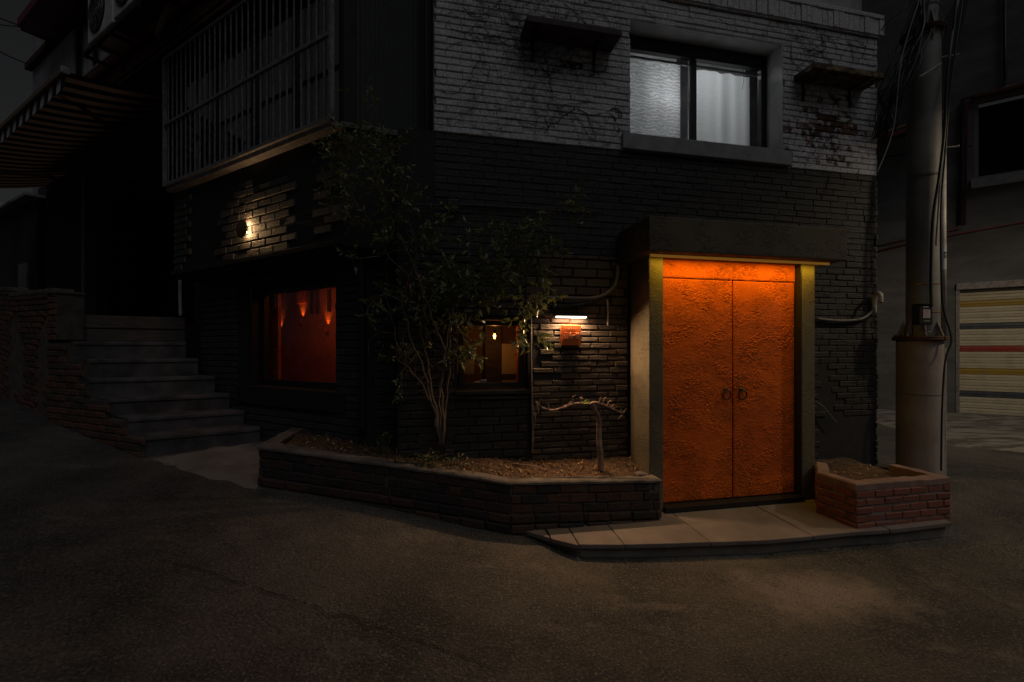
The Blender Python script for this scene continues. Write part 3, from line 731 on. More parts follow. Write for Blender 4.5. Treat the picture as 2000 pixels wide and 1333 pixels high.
# --- upper lit window
wd = -0.20
uh = (UW[0], UW[1], UW[2]+0.02, UW[3])
mb = MB(); a0,a1 = UW[0],UW[1]
mb.fbox(A, a0, a0+0.03, uh[2], uh[3], wd-0.06, wd, ch=0.004); mb.fbox(A, a1-0.075, a1, uh[2], uh[3], wd-0.06, wd, ch=0.004)
mb.fbox(A, a0+0.03, a1-0.075, uh[3]-0.15, uh[3], wd-0.06, wd, ch=0.004); mb.fbox(A, a0+0.03, a1-0.075, uh[2], uh[2]+0.045, wd-0.06, wd, ch=0.004)
m0 = s_at(A,1356,wd); 
mb.fbox(A, m0-0.045, m0+0.015, uh[2]+0.045, uh[3]-0.07, wd-0.035, wd-0.004, ch=0.004)
mb.fbox(A, m0+0.018, m0+0.05, uh[2]+0.045, uh[3]-0.07, wd-0.058, wd-0.03, ch=0.004)
uwo = mb.build('upper_window', M['frame_black'], bld)
g = MB(); g.face([A.P(a0,uh[2],wd-0.045),A.P(a1,uh[2],wd-0.045),A.P(a1,uh[3],wd-0.045),A.P(a0,uh[3],wd-0.045)]); g.build('pane', M['glass'], uwo, fix=False)
# sheer curtains; swirling glow painted as wave bands into their transmitted colour
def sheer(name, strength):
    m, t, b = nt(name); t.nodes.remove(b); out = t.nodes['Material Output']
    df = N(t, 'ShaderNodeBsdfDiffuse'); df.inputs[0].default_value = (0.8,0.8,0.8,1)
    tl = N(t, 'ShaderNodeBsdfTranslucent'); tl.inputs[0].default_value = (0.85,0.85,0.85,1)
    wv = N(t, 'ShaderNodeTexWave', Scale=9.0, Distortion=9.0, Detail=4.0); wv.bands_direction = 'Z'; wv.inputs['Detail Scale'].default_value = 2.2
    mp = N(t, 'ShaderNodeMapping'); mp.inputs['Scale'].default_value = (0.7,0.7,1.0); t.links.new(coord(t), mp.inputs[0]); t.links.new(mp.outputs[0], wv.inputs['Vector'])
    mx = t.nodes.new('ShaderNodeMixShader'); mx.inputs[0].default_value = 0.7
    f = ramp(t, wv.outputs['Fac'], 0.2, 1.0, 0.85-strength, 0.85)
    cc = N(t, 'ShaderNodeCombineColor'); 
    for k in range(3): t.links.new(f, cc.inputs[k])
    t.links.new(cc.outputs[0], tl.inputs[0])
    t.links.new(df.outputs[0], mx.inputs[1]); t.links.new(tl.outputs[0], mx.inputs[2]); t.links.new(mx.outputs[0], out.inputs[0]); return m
cb, ct = uh[2]+0.0, uh[3]-0.16
c1 = MB(); curtain(c1, A, a0-0.05, m0-0.085, cb-0.1, ct, wd-0.12, 0.004, 0.23, n=60); c1.build('left_sheer', sheer('painted_glow_sheer', 0.42), uwo, True, fix=False)
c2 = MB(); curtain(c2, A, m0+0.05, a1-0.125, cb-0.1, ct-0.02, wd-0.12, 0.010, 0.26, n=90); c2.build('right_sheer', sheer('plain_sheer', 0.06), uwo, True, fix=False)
c3 = MB(); c3.fbox(A, a0-0.1, a1+0.1, ct, ct+0.02, wd-0.13, wd-0.11); c3.fbox(A, m0-0.085, m0+0.05, cb-0.1, ct+0.3, wd-0.20, wd-0.19); c3.fbox(A, a1-0.125, a1+0.1, cb-0.1, ct+0.3, wd-0.20, wd-0.19); c3.build('curtain_rail', M['sill'], uwo)
rm = MB(); rm.fbox(A, a0-0.25, a1+0.3, Z(1.5), Z(4.0), -1.45, -1.40); rm.fbox(A, a0-0.3, a0-0.25, Z(1.5), Z(3.4), -1.40, -0.204); rm.fbox(A, a1+0.25, a1+0.3, Z(1.5), Z(3.4), -1.4, -0.204)
rm.fbox(A, a0-0.25, a1+0.25, Z(1.45), Z(1.5), -1.4, -0.204); rm.fbox(A, a0-0.25, a1+0.25, Z(3.36), Z(3.4), -1.4, -0.204); rm.build('upper_room', M['white_plaster'], bld)
mb = MB(); mb.fbox(A, -0.085, 1.82, Z(1.925), Z(2.078), -0.2, 0.055, ch=0.008); sl_ = mb.build('window_sill', M['sill'], bld)
# plaster lined reveal
mb = MB(); mb.fbox(A, UW[0]-0.0, UW[1], UW[3]-0.012, UW[3]-0.001, -0.199, 0.018); mb.fbox(A, UW[1]-0.012, UW[1]-0.001, UW[2], UW[3]-0.013, -0.199, 0.018)
mb.build('reveal', M['white_plaster'], bld)
for (px, py, hh) in ((1478,292,0.05),(1492,294,0.055),(1510,297,0.045)):
    a_, z_ = A.sz(px,py,-0.02); mb = MB(); mb.fbox(A, a_-0.03, a_+0.03, UW[2]-0.001, UW[2]+hh*0.6, -0.08, 0.0, ch=0.008)
    tag(mb.build('loose_brick', M['cap'], None, loc=A.P(a_,UW[2],-0.04)), {1478:'leftmost broken brick piece on the upper window sill',1492:'middle broken brick piece on the upper window sill',1510:'rightmost broken brick piece on the upper window sill'}[px], 'brick', 'broken bricks on the window sill')
lp = A.P(*A.sz(1296,200,-0.44),-0.44)
rl = thing('room_lamp', lp, 'bright lamp glowing behind the left sheer curtain of the upper window', 'lamp')
mb = MB(); mb.lathe(lp+Vector((0,0,-0.04)), [(0.001,0),(0.03,0.01),(0.04,0.04),(0.03,0.07),(0.001,0.08)], 16); mb.build('globe', emis('white_globe',(0.95,0.97,1.0),4.0), rl, True)
mb = MB(); mb.tube([lp+Vector((0,0,-0.04)), lp+Vector((0,0,-0.9))], 0.012, 8); mb.build('stem', M['black_metal'], rl)
light('room_light','POINT', lp, 26.0, (0.96,0.98,1.0), rl, shadow_soft_size=0.04)
light('ceiling_light','AREA', A.P(0.95,Z(3.3),-0.85), 5.4, (0.96,0.98,1.0), rl, shape='RECTANGLE', size=0.9, size_y=0.25, aim=(0,0,-1))

# ------------------------------------------------------------------ door portal
PD = 0.389
portal_bot = Z(-1.6)
pl1 = MB(); pl1.fbox(A, 0.0, 0.14, portal_bot, Z(0.835), 0.03, PD, ch=0.012); pl1.build('pillar', M['pillar'], bld)
pl2 = MB(); pl2.fbox(A, 1.61, 1.76, portal_bot, Z(0.835), 0.03, PD, ch=0.012); pl2.build('pillar', M['pillar'], bld)
cn = MB(); cn.fbox(A, -0.126, 1.886, Z(0.826), Z(1.122), 0.03, PD+0.225, ch=0.014); cno = cn.build('canopy', M['canopy'], bld)
DD = 0.317; sp = 0.905; dz0, dz1 = Z(-1.391), Z(0.652)
def smooth(x, a, b_):
    x = min(max((x-a)/(b_-a),0),1); return x*x*(3-2*x)
def relief_panel(fr, a0, a1, z0, z1, d, back, name, mt, parent, cell=0.0085, amp=1.0):
    nx_ = max(2,int((a1-a0)/cell)); nz_ = max(2,int((z1-z0)/cell)); mb = MB()
    for j in range(nz_+1):
        z = z0+(z1-z0)*j/nz_
        for i in range(nx_+1):
            a = a0+(a1-a0)*i/nx_; v = Vector((a*42, z*60, 1.7))
            w_ = Vector((mnoise.noise(v*0.5), mnoise.noise(v*0.5+Vector((9,0,0))), 0))
            n1 = mnoise.noise(v+w_*1.3); p_ = mnoise.noise(Vector((a*4.2,z*5.0,8.1)))
            n2 = mnoise.noise(Vector((a*55,z*80,3.3))+w_); n3 = mnoise.noise(Vector((a*110,z*120,5.3)))
            h = 0.0037*smooth(abs(n1),0.10,0.34)*smooth(p_,-0.12,0.30) + 0.0013*n2 + 0.0008*n3 + 0.0018*mnoise.noise(Vector((a*8,z*11,0)))
            e_ = min(a-a0, a1-a, z-z0, z1-z); h = h*amp*smooth(e_,0,0.012) - 0.004*(1-smooth(e_,0,0.006))
            mb.v.append(tuple(fr.P(a, z, d+h)))
    W_ = nx_+1
    for j in range(nz_):
        for i in range(nx_):
            mb.f.append((j*W_+i, j*W_+i+1, (j+1)*W_+i+1, (j+1)*W_+i)); mb.c.append(0.5)
    mb.fbox(fr, a0, a1, z0, z1, back, d-0.0045)
    return mb.build(name, mt, parent, fix=False)
def leaf(a0, a1): return relief_panel(A, a0, a1, dz0, dz1, DD, DD-0.045, 'door', M['door'], bld)
d1_ = leaf(0.142, sp-0.007); d2_ = leaf(sp+0.006, 1.594)
relief_panel(A, 0.142, 1.597, dz1+0.008, Z(0.825), DD+0.006, DD-0.04, 'transom', M['door'], bld)
mb = MB(); mb.fbox(A, 1.600, 1.6095, Z(-1.40), Z(0.825), DD-0.05, PD-0.004); mb.build('shade_strip', M['frame_black'], bld)  # black strip over the reveal stands in for the shaded gap
mb = MB(); mb.fbox(A, 0.14, 1.61, portal_bot, Z(0.825), DD-0.14, DD-0.07); mb.build('door_backing', M['frame_black'], bld)
mb = MB(); mb.fbox(A, 0.141, 1.609, Z(-1.445), dz0-0.008, DD-0.06, PD+0.035, ch=0.006); mb.build('threshold', M['black_metal'], bld)
mb = MB(); mb.fbox(A, 0.02, 1.74, Z(-1.62), Z(-1.447), 0.2, PD+0.02, ch=0.006); mb.build('door_step', M['sill'], bld)
for (px, par) in ((1419,d1_),(1450,d2_)):
    a_, z_ = A.sz(px, 772, DD+0.018); c_ = A.P(a_, z_, DD+0.019)
    mb = MB(); R_ = 0.042
    u3 = Vector((A.u.x,A.u.y,0)); n3 = Vector((A.n.x,A.n.y,0))
    pts = [c_ + u3*math.sin(2*PI*k/28)*R_ + Vector((0,0,math.cos(2*PI*k/28)*R_)) + n3*(0.004*math.cos(2*PI*k/28)+0.004) for k in range(29)]
    mb.tube(pts, 0.0058, 8, caps=False)
    h_ = mb.build('ring_handle', M['black_metal'], par, True)
    mb = MB(); mb.lathe(c_+Vector((0,0,R_+0.008))-n3*0.014, [(0.022,0),(0.020,0.005),(0.011,0.012),(0.010,0.024),(0.001,0.027)], 16, axis=n3); mb.build('rosette', M['black_metal'], h_, True)
for zz in (-1.15,-0.1,0.45):
    mb = MB(); mb.fbox(A, 1.5945, 1.5995, Z(zz), Z(zz+0.1), DD-0.04, DD+0.004); mb.build('hinge', M['black_metal'], d2_)
# warm strip lamp in the shadow gap between canopy and transom
M['strip'] = emis('amber_strip', (1.0,0.40,0.03), 2.0)
LD = 0.475
mb = MB(); mb.tube([A.P(-0.04,Z(0.816),LD+0.008), A.P(1.80,Z(0.816),LD+0.008)], 0.005, 8); so_ = mb.build('strip_lamp', M['strip'], cno)
mb = MB(); mb.fbox(A, -0.05, 1.81, Z(0.802), Z(0.8255), LD+0.020, LD+0.025); mb.build('lamp_lip', emis('amber_diffuser',(1.0,0.42,0.03),0.10), cno)
light('strip_light','AREA', A.P(0.88,Z(0.810),LD), 5.4, (1.0,0.58,0.04), bld, shape='RECTANGLE', size=1.80, size_y=0.012)
zx = Vector((A.n.x*0.12,A.n.y*0.12,1.0)).normalized(); xx = Vector((A.u.x,A.u.y,0)); yy = zx.cross(xx); bpy.data.objects['strip_light'].rotation_euler = Matrix((xx,yy,zx)).transposed().to_euler()
# second strip, added only to brighten the right end of the soffit
mb = MB(); mb.tube([A.P(1.79,Z(0.812),0.10), A.P(1.79,Z(0.812),PD-0.05)], 0.006, 8); mb.build('strip_lamp', emis('amber_soffit_fill',(1.0,0.5,0.08),8.0), cno)

# ------------------------------------------------------------------ slab in front of the door
sp_ = [(1000,1030),(1065,1049),(1130,1065),(1220,1064),(1300,1062),(1500,1055),(1580,1048),(1660,1040),(1750,1034),(1860,1021)]
def onz(px, py, zr):
    Y = F*(-zr)/(py-CY); return Vector(((px-CX)/F*Y, Y))
front = [onz(px,py,-1.45) for px,py in sp_]
back = [Vector((4.15,4.35)), Vector((3.0,4.9)), Vector((1.3,4.2)), Vector((0.6,3.88))]
def extr(mb, poly, z0, z1, c=0.5):
    n = len(poly); i = len(mb.v)
    mb.v += [(p.x,p.y,z0) for p in poly]+[(p.x,p.y,z1) for p in poly]
    mb.f.append(tuple(i+k for k in reversed(range(n)))); mb.f.append(tuple(i+n+k for k in range(n))); mb.c += [c,c]
    for k in range(n):
        mb.f.append((i+k, i+(k+1)%n, i+n+(k+1)%n, i+n+k)); mb.c.append(c)
mb = MB(); r = random.Random(2)
inner = [Vector((p.x*1.0+(-0.015 if p.x>1 else 0.02), p.y+0.035)) for p in front]
extr(mb, inner+back, Z(-1.72), Z(-1.485)); ks = mb.build('door_platform', M['concrete'], None, loc=(1.5,3.7,Z(-1.6)))
tag(ks, kind='structure', label='raised concrete kerb slab in front of the orange doors'); ks.name = 'pavement_base'
# individual paving slabs laid on it (joints are real gaps)
mb = MB()
cuts = [0.0, 0.30, 0.50, 0.84, 1.50, 2.35, 3.05, 3.9]
def front_at(x):
    for k in range(len(front)-1):
        if front[k].x <= x <= front[k+1].x:
            f_ = (x-front[k].x)/(front[k+1].x-front[k].x); return front[k].lerp(front[k+1], f_)
    return front[-1] if x > front[-1].x else front[0]
for k in range(len(cuts)-1):
    x0, x1 = cuts[k]+0.003, min(cuts[k+1]-0.003, front[-1].x)
    if x1 <= x0: continue
    pf = [front_at(x0)] + [p for p in front if x0+0.02 < p.x < x1-0.02] + [front_at(x1)]
    if k in (1,2): pf = [Vector((p.x, p.y+r.uniform(-0.012,0.02))) for p in pf]
    sk = -0.12
    q = pf + [Vector((x1+sk, front_at(x1).y+1.0)), Vector((x0+sk, front_at(x0).y+1.0))]
    if k == 0: q = [Vector((front[0].x, front[0].y))] + pf[1:] + [Vector((x1+sk*0.6, 3.84))]
    extr(mb, q, Z(-1.484), Z(-1.45)+r.uniform(-0.003,0.003), r.random())
so2 = mb.build('pavement', M['slab'], None, loc=(1.5,3.6,Z(-1.47)), fix=True); tag(so2, kind='structure')
bv = so2.modifiers.new('bevel','BEVEL'); bv.width = 0.006; bv.segments = 2; bv.limit_method = 'ANGLE'

# ------------------------------------------------------------------ planters
def planter(name, outline, ztop, zbot, mb_mat, mort, capm, label, loc, row=0.072, ln=0.2, capw=0.14, seed=1, rel=0.012, flare=0.0, capt=0.03, capov=0.008):
    """outline: xy points of the outer face; ztop: z at each point"""
    T = thing(name, loc, label, 'planter'); bm_ = MB(); mm = MB(); cp = MB()
    for k in range(len(outline)-1):
        p, q = Vector(outline[k]), Vector(outline[k+1]); ln_ = (q-p).length; u = (q-p)/ln_
        fr = Fr(p, u, (u.y,-u.x), (ztop[k+1]-ztop[k])/ln_)
        zt = ztop[k]-capt
        bricks(bm_, fr, 0.0, ln_, zbot, zt-0.004, row=row, ln=ln, rel=rel, seed=seed+k, from_top=True, jit=0.004, ch=0.006)
        if flare:
            for j in range(2): 
                z1_ = zt - row*(3+j)
                bricks(bm_, fr, 0.0, ln_, z1_-row, z1_-0.006, row=row, ln=ln, rel=rel+flare*(1+j*0.5), seed=seed+k+30+j, from_top=True, jit=0.004, ch=0.009)
        mm.fbox(fr, 0.0, ln_, zbot, zt-0.003, -0.10, 0.0)
    # mitred coping
    n = len(outline); ov = [Vector(o) for o in outline]; offs = []
    for k in range(n):
        d_ = []
        if k > 0: d_.append((ov[k]-ov[k-1]).normalized())
        if k < n-1: d_.append((ov[k+1]-ov[k]).normalized())
        nn = sum((Vector((d.y,-d.x)) for d in d_), Vector((0,0))); nn.normalize()
        sc_ = 1.0/max(0.5, nn.dot(Vector((d_[0].y,-d_[0].x)))); offs.append(nn*sc_)
    r_ = random.Random(seed)
    for k in range(n-1):
        L_ = (ov[k+1]-ov[k]).length; m_ = max(1, int(L_/0.07))
        for i in range(m_):
            f0, f1 = i/m_, (i+1)/m_
            def cr(f, side):
                o_ = offs[k].lerp(offs[k+1], f); c_ = ov[k].lerp(ov[k+1], f); zz = ztop[k]*(1-f)+ztop[k+1]*f
                rr = random.Random(int((k*100+round(f*m_))*7+seed+ (1 if f in (0,1) else 0)))
                if f in (0.0,1.0): rr = random.Random(int((k+ (1 if f==1.0 else 0))*13+seed))
                w_ = rel+capov+rr.uniform(-0.004,0.005); h_ = rr.uniform(-0.005,0.004)
                a = c_ + o_*w_; b_ = c_ - o_*(capw-w_); e_ = 0.012
                prof = [(a,zz-capt),(a,zz-e_+h_),(c_+o_*(w_-e_),zz+h_),(b_,zz+h_-0.003),(b_,zz-capt)]
                return [Vector((p_.x,p_.y,z_)) for p_, z_ in prof]
            A_, B_ = cr(f0,0), cr(f1,0)
            pts = A_+B_
            cp.faces(pts, [(j,j+1,5+j+1,5+j) for j in range(4)] + ([(0,1,2,3,4)] if (k==0 and i==0) else []) + ([(5,6,7,8,9)] if (k==n-2 and i==m_-1) else []))
    bm_.build('brickwork', mb_mat, T); mm.build('mortar', mort, T); cp.build('coping', capm, T)
    return T
pl_pts = [(-2.27,4.76),(-2.20,4.30),(-2.117,3.83),(-1.55,3.79),(-1.01,3.745),(-0.41,3.68),(-0.012,3.65),(0.62,3.775),(1.262,3.90),(1.225,4.02)]
pl_z = [Z(-0.80),Z(-0.80),Z(-0.80),Z(-0.866),Z(-0.93),Z(-0.997),Z(-1.05),Z(-1.075),Z(-1.10),Z(-1.10)]
planter('brick_planter', pl_pts, pl_z, Z(-1.75), M['planter_brick'], M['dark_mortar'], M['cap'], 'long low blackened brick planter with sloping mortar coping, in front of the windows', (-0.5,3.8,Z(-1.3)), seed=71, flare=0.012, row=0.078)
mb = MB(); mb.hexa([Vector((1.10,4.02,Z(-1.5))),Vector((1.21,4.035,Z(-1.5))),Vector((1.125,4.38,Z(-1.5))),Vector((1.02,4.36,Z(-1.5))),Vector((1.10,4.02,Z(-1.10))),Vector((1.21,4.035,Z(-1.10))),Vector((1.125,4.38,Z(-1.10))),Vector((1.02,4.36,Z(-1.10)))])
mb.build('coping', M['cap'], bpy.data.objects['brick_planter'])

rp1 = onz(1672,1033,-1.45); un = Vector(A.n); uu = Vector(A.u)
q0 = rp1 - un*0.36; q0b = rp1 - un*0.42
def Axy(a, d): q = A.P(a, 0, d); return (q.x, q.y)
pr = [Axy(1.785,0.37), (q0.x,q0.y), (rp1.x,rp1.y), tuple(rp1+uu*0.99), tuple(rp1+uu*0.99-un*0.44)]
zr_ = Z(-1.085)
planter('new_brick_planter', pr, [zr_]*5, Z(-1.45), M['red_brick'], M['pale_mortar'], mat('pinkish_mortar_cap',(0.27,0.17,0.14),(0.18,0.11,0.095),9,0.9,bs=70,bd=0.003), 'small neat red brick planter with pale joints, right of the orange doors', (3.2,4.0,Z(-1.45)), seed=81, row=0.0655, ln=0.175, capw=0.095, rel=0.006, capt=0.062, capov=-0.004)

# soil and litter
def soil_z(x, y):
    # just under the coping at the front, rising towards the wall
    xs_ = (-2.2,-1.0,0.0,1.25); zs_ = (-0.80,-0.93,-1.05,-1.10); ys_ = (3.84,3.745,3.65,3.90)
    xc = min(max(x,xs_[0]),xs_[-1]); k = 0
    while k < 2 and xc > xs_[k+1]: k += 1
    f = (xc-xs_[k])/(xs_[k+1]-xs_[k]); rz = zs_[k]*(1-f)+zs_[k+1]*f; ry = ys_[k]*(1-f)+ys_[k+1]*f
    t_ = max(0.0, y-ry-0.10); e_ = min(1.0, t_/0.08)
    return Z(rz-0.034+0.22*min(t_,0.4)*min(1.0,max(0.1,(x+2.3)/1.2))) + e_*(0.022*mnoise.noise(Vector((x*2.2,y*2.2,1.0))) + 0.014*mnoise.noise(Vector((x*9,y*9,4.0))))
def inpoly(x, y, poly):
    c = False; n = len(poly); j = n-1
    for i in range(n):
        if (poly[i][1] > y) != (poly[j][1] > y) and x < (poly[j][0]-poly[i][0])*(y-poly[i][1])/(poly[j][1]-poly[i][1])+poly[i][0]: c = not c
        j = i
    return c
soil_poly = [(-2.24,4.86),(-2.09,3.87),(-1.0,3.77),(-0.41,3.70),(-0.01,3.67),(1.24,3.91),(1.11,4.44),(0.1,4.28),(-1.0,4.1),(-1.28,4.2)]
soil_poly2 = [(rp1.x+0.03,rp1.y+0.06),(rp1.x+0.95,rp1.y+0.26),(rp1.x+0.85,rp1.y+1.3),Axy(1.80,0.03),Axy(1.80,0.36),(q0.x+0.05,q0.y+0.03)]
def soilmesh(name, poly, fz, loc):
    mb = MB(); st = 0.035
    x0 = min(p[0] for p in poly)-0.05; x1 = max(p[0] for p in poly)+0.05; y0 = min(p[1] for p in poly)-0.05; y1 = max(p[1] for p in poly)+0.05
    nx_ = int((x1-x0)/st); ny_ = int((y1-y0)/st); idx = {}
    for i in range(nx_):
        for j in range(ny_):
            cx_, cy_ = x0+(i+.5)*st, y0+(j+.5)*st
            if not inpoly(cx_, cy_, poly): continue
            f = []
            for (a,b_) in ((i,j),(i+1,j),(i+1,j+1),(i,j+1)):
                if (a,b_) not in idx: idx[(a,b_)] = len(mb.v); X = x0+a*st; Y = y0+b_*st; mb.v.append((X,Y,fz(X,Y)))
                f.append(idx[(a,b_)])
            mb.f.append(tuple(f)); mb.c.append(0.5)
    return tag(mb.build(name, M['soil'], None, True, loc=loc, fix=False), kind='structure')
soilmesh('ground', soil_poly, soil_z, (0,4,Z(-1)))
def soil_z2(x, y): return Z(-1.175)+0.02*mnoise.noise(Vector((x*5,y*5,0)))
soilmesh('ground', soil_poly2, soil_z2, (3.2,4.2,Z(-1.1)))

def leaf_face(mb, p, d, side, ln, wd, c, droop=0.15):
    """a small folded pointed leaf: 4 faces"""
    d = d.normalized(); n = d.cross(side).normalized(); s = n.cross(d).normalized()
    a = p; m1 = p + d*ln*0.35 - n*droop*ln*0.1; m2 = p + d*ln*0.72 - n*droop*ln*0.25; e = p + d*ln - n*droop*ln*0.6
    up = n*wd*0.25
    i = len(mb.v)
    mb.v += [tuple(x) for x in (a, m1, m2, e, m1+s*wd*0.5+up, m2+s*wd*0.36+up, m1-s*wd*0.5+up, m2-s*wd*0.36+up)]
    for f in ((i,i+1,i+4),(i+1,i+2,i+5,i+4),(i+2,i+3,i+5),(i,i+6,i+1),(i+1,i+6,i+7,i+2),(i+2,i+7,i+3)):
        mb.f.append(f); mb.c.append(c)
def rv(r): return Vector((r.gauss(0,1),r.gauss(0,1),r.gauss(0,1))).normalized()
r = random.Random(33); mb = MB()
for k in range(2800):
    x = r.uniform(-2.2,1.2); y = r.uniform(3.7,4.45)
    if not inpoly(x,y,soil_poly): continue
    d = rv(r); d.z *= 0.25
    leaf_face(mb, Vector((x,y,soil_z(x,y)+0.004+abs(r.gauss(0,0.006)))), d, Vector((r.gauss(0,.3),r.gauss(0,.3),1)).cross(d)+Vector((0.01,0,0)), r.uniform(0.012,0.042), r.uniform(0.006,0.022), r.random()**1.6, r.uniform(-1.5,1.5))
tag(mb.build('leaf_litter', M['litter'], None, loc=(0,4,Z(-1)), fix=False), 'dry brown leaves scattered on the soil of the long planter', 'leaf litter', kind='stuff')
mb = MB()
for k in range(700):
    x = r.uniform(rp1.x-0.2,rp1.x+1); y = r.uniform(rp1.y,rp1.y+1.3)
    if not inpoly(x,y,soil_poly2): continue
    d = rv(r); d.z *= 0.25
    leaf_face(mb, Vector((x,y,soil_z2(x,y)+0.004+abs(r.gauss(0,0.008)))), d, Vector((0.1,r.gauss(0,.3),1)).cross(d), r.uniform(0.015,0.05), r.uniform(0.003,0.012), r.random(), 1.0)
tag(mb.build('dry_grass', M['litter'], None, loc=(3.2,4.2,Z(-1)), fix=False), 'dry straw and dead leaves filling the small red brick planter', 'dry grass', kind='stuff')
# weeds and grass
def blade(mb, p, h, r, c, bend=None):
    an = r.uniform(0,2*PI); lean = Vector((math.cos(an),math.sin(an),0))*(bend or r.uniform(0.1,0.6))*h
    w_ = Vector((-math.sin(an),math.cos(an),0))*0.0022
    m1 = p+lean*0.25+Vector((0,0,h*0.55)); e = p+lean+Vector((0,0,h*0.85))
    i = len(mb.v); mb.v += [tuple(q) for q in (p-w_,p+w_,m1+w_*0.8,m1-w_*0.8,e)]
    mb.f += [(i,i+1,i+2,i+3),(i+3,i+2,i+4)]; mb.c += [c,c]
mb = MB(); r = random.Random(12)
for (cx_,cy_,n_b,sp2,h_) in ((-1.25,4.02,60,0.10,0.13),(-1.05,3.95,50,0.12,0.10),(-0.75,3.95,70,0.15,0.08),(-0.3,3.85,60,0.18,0.05),(0.95,4.15,30,0.1,0.09),(0.9,4.3,30,0.12,0.07),(0.3,3.9,50,0.25,0.035),(-1.7,4.1,50,0.25,0.05)):
    for k in range(n_b):
        x = cx_+r.gauss(0,sp2); y = min(max(cy_+r.gauss(0,sp2*0.5),3.78),4.3)
        if inpoly(x,y,soil_poly): blade(mb, Vector((x,y,soil_z(x,y)-0.005)), h_*r.uniform(0.5,1.3), r, r.random())
tag(mb.build('grass', M['ivy'], None, loc=(-1,3.95,Z(-0.9)), fix=False), 'sparse tufts of grass growing in the long planter', 'grass', kind='stuff')
mb = MB()
for k in range(420):
    i = r.randrange(len(front)-1); f_ = r.random(); p = inner[i].lerp(inner[i+1], f_); x, y = p.x+r.gauss(0,0.02), p.y-0.02-abs(r.gauss(0,0.03))
    if (math.sin(x*5)+math.sin(x*13+1)) < 0.1: continue
    blade(mb, Vector((x,y,gz(x,y))), r.uniform(0.015,0.045), r, r.random()*0.5, 0.8)
for k in range(240):
    x, y = 4.0+r.gauss(0,0.35), 3.55+r.gauss(0,0.12); blade(mb, Vector((x,y,gz(x,y))), r.uniform(0.01,0.03), r, r.random()*0.4, 0.9)
tag(mb.build('weeds', M['ivy'], None, loc=(2,3.4,Z(-1.57)), fix=False), 'tiny weeds and moss growing along the foot of the kerb slab', 'weeds', kind='stuff')

# ================================================================== STAIRS (left)
lx = [285,250,212,175,175,145,118]; rx = [508,476,448,420,387,363,362]
ly = [851,818,780,742,702,667,614]; ry = [835,800,768,733,700,668,621]
st = thing('staircase', (-3.4,4.9,Z(-1.0)), 'flight of worn concrete steps climbing along the dark wall to the black entrance', 'stairs')
nos = []
for k in range(7):
    Yl, Yr = 4.41+0.14*k, 4.97+0.14*k
    nos.append((at(lx[k],ly[k],Yl), at(rx[k],ry[k],Yr)))
r = random.Random(4)
clim = Vector((dL[0],dL[1],0))
for k in range(7):
    a, b_ = nos[k]; zt = (a.z+b_.z)/2; a = Vector((a.x,a.y,zt)); b_ = Vector((b_.x,b_.y,zt))
    bz = Z(-1.35) if k < 6 else nos[5][0].z-0.02
    dep = 0.62 if k < 6 else 2.2
    if k == 6:
        # top: two stacked weathered timbers closing the landing
        mb = MB(); u = (b_-a).normalized(); fr = Fr((a.x,a.y),(u.x,u.y),(u.y,-u.x)); ln_ = (b_-a).length
        hh = zt - nos[5][0].z
        for i,(z0,z1) in enumerate(((nos[5][0].z+0.005, nos[5][0].z+hh*0.48),(nos[5][0].z+hh*0.52, zt))):
            mb.fbox(fr, 0.0, ln_, z0, z1, -0.07, 0.01*i, 0.5, ch=0.008)
        mb.build('timber_riser', M['wood_dark'], st)
        mb = MB(); mb.hexa([Vector((p.x,p.y,z)) for z in (bz, zt-0.02) for p in (a-u.orthogonal()*0+clim*0.05, b_+clim*0.05, b_+clim*dep, a+clim*dep)])
        mb.build('landing', M['step'], st); break
    n_ = 16; mb = MB(); top = []; 
    for i in range(n_+1):
        f = i/n_; p = a.lerp(b_, f); c_ = 0.0
        ch_ = abs(mnoise.noise(Vector((p.x*6,p.y*6,k*3.1))))*0.045 + (0.03 if (k==3 and 4<i<9 and i%2) else 0)
        top.append((p, ch_))
    nrm = Vector(((b_-a).y, -(b_-a).x, 0)).normalized()
    lip = 0.045
    def prof(i):
        p, ch_ = top[i]
        f0 = p + nrm*0.012
        return [Vector((p.x,p.y,bz)), Vector((p.x,p.y,zt-lip)), Vector((f0.x,f0.y,zt-lip+0.004)) , Vector((f0.x-nrm.x*ch_*0.3,f0.y-nrm.y*ch_*0.3,zt-0.012-ch_*0.4)), Vector((p.x-nrm.x*ch_,p.y-nrm.y*ch_,zt)), Vector((p.x,p.y,zt))+clim*dep, Vector((p.x,p.y,bz))+clim*dep]
    for i in range(n_):
        P0, P1 = prof(i), prof(i+1)
        mb.faces(P0+P1, [(j,(j+1)%7,7+(j+1)%7,7+j) for j in range(7)])
    mb.faces(prof(0), [tuple(range(7))]); mb.faces(prof(n_), [tuple(range(7))])
    mb.build('step', M['step'], st)

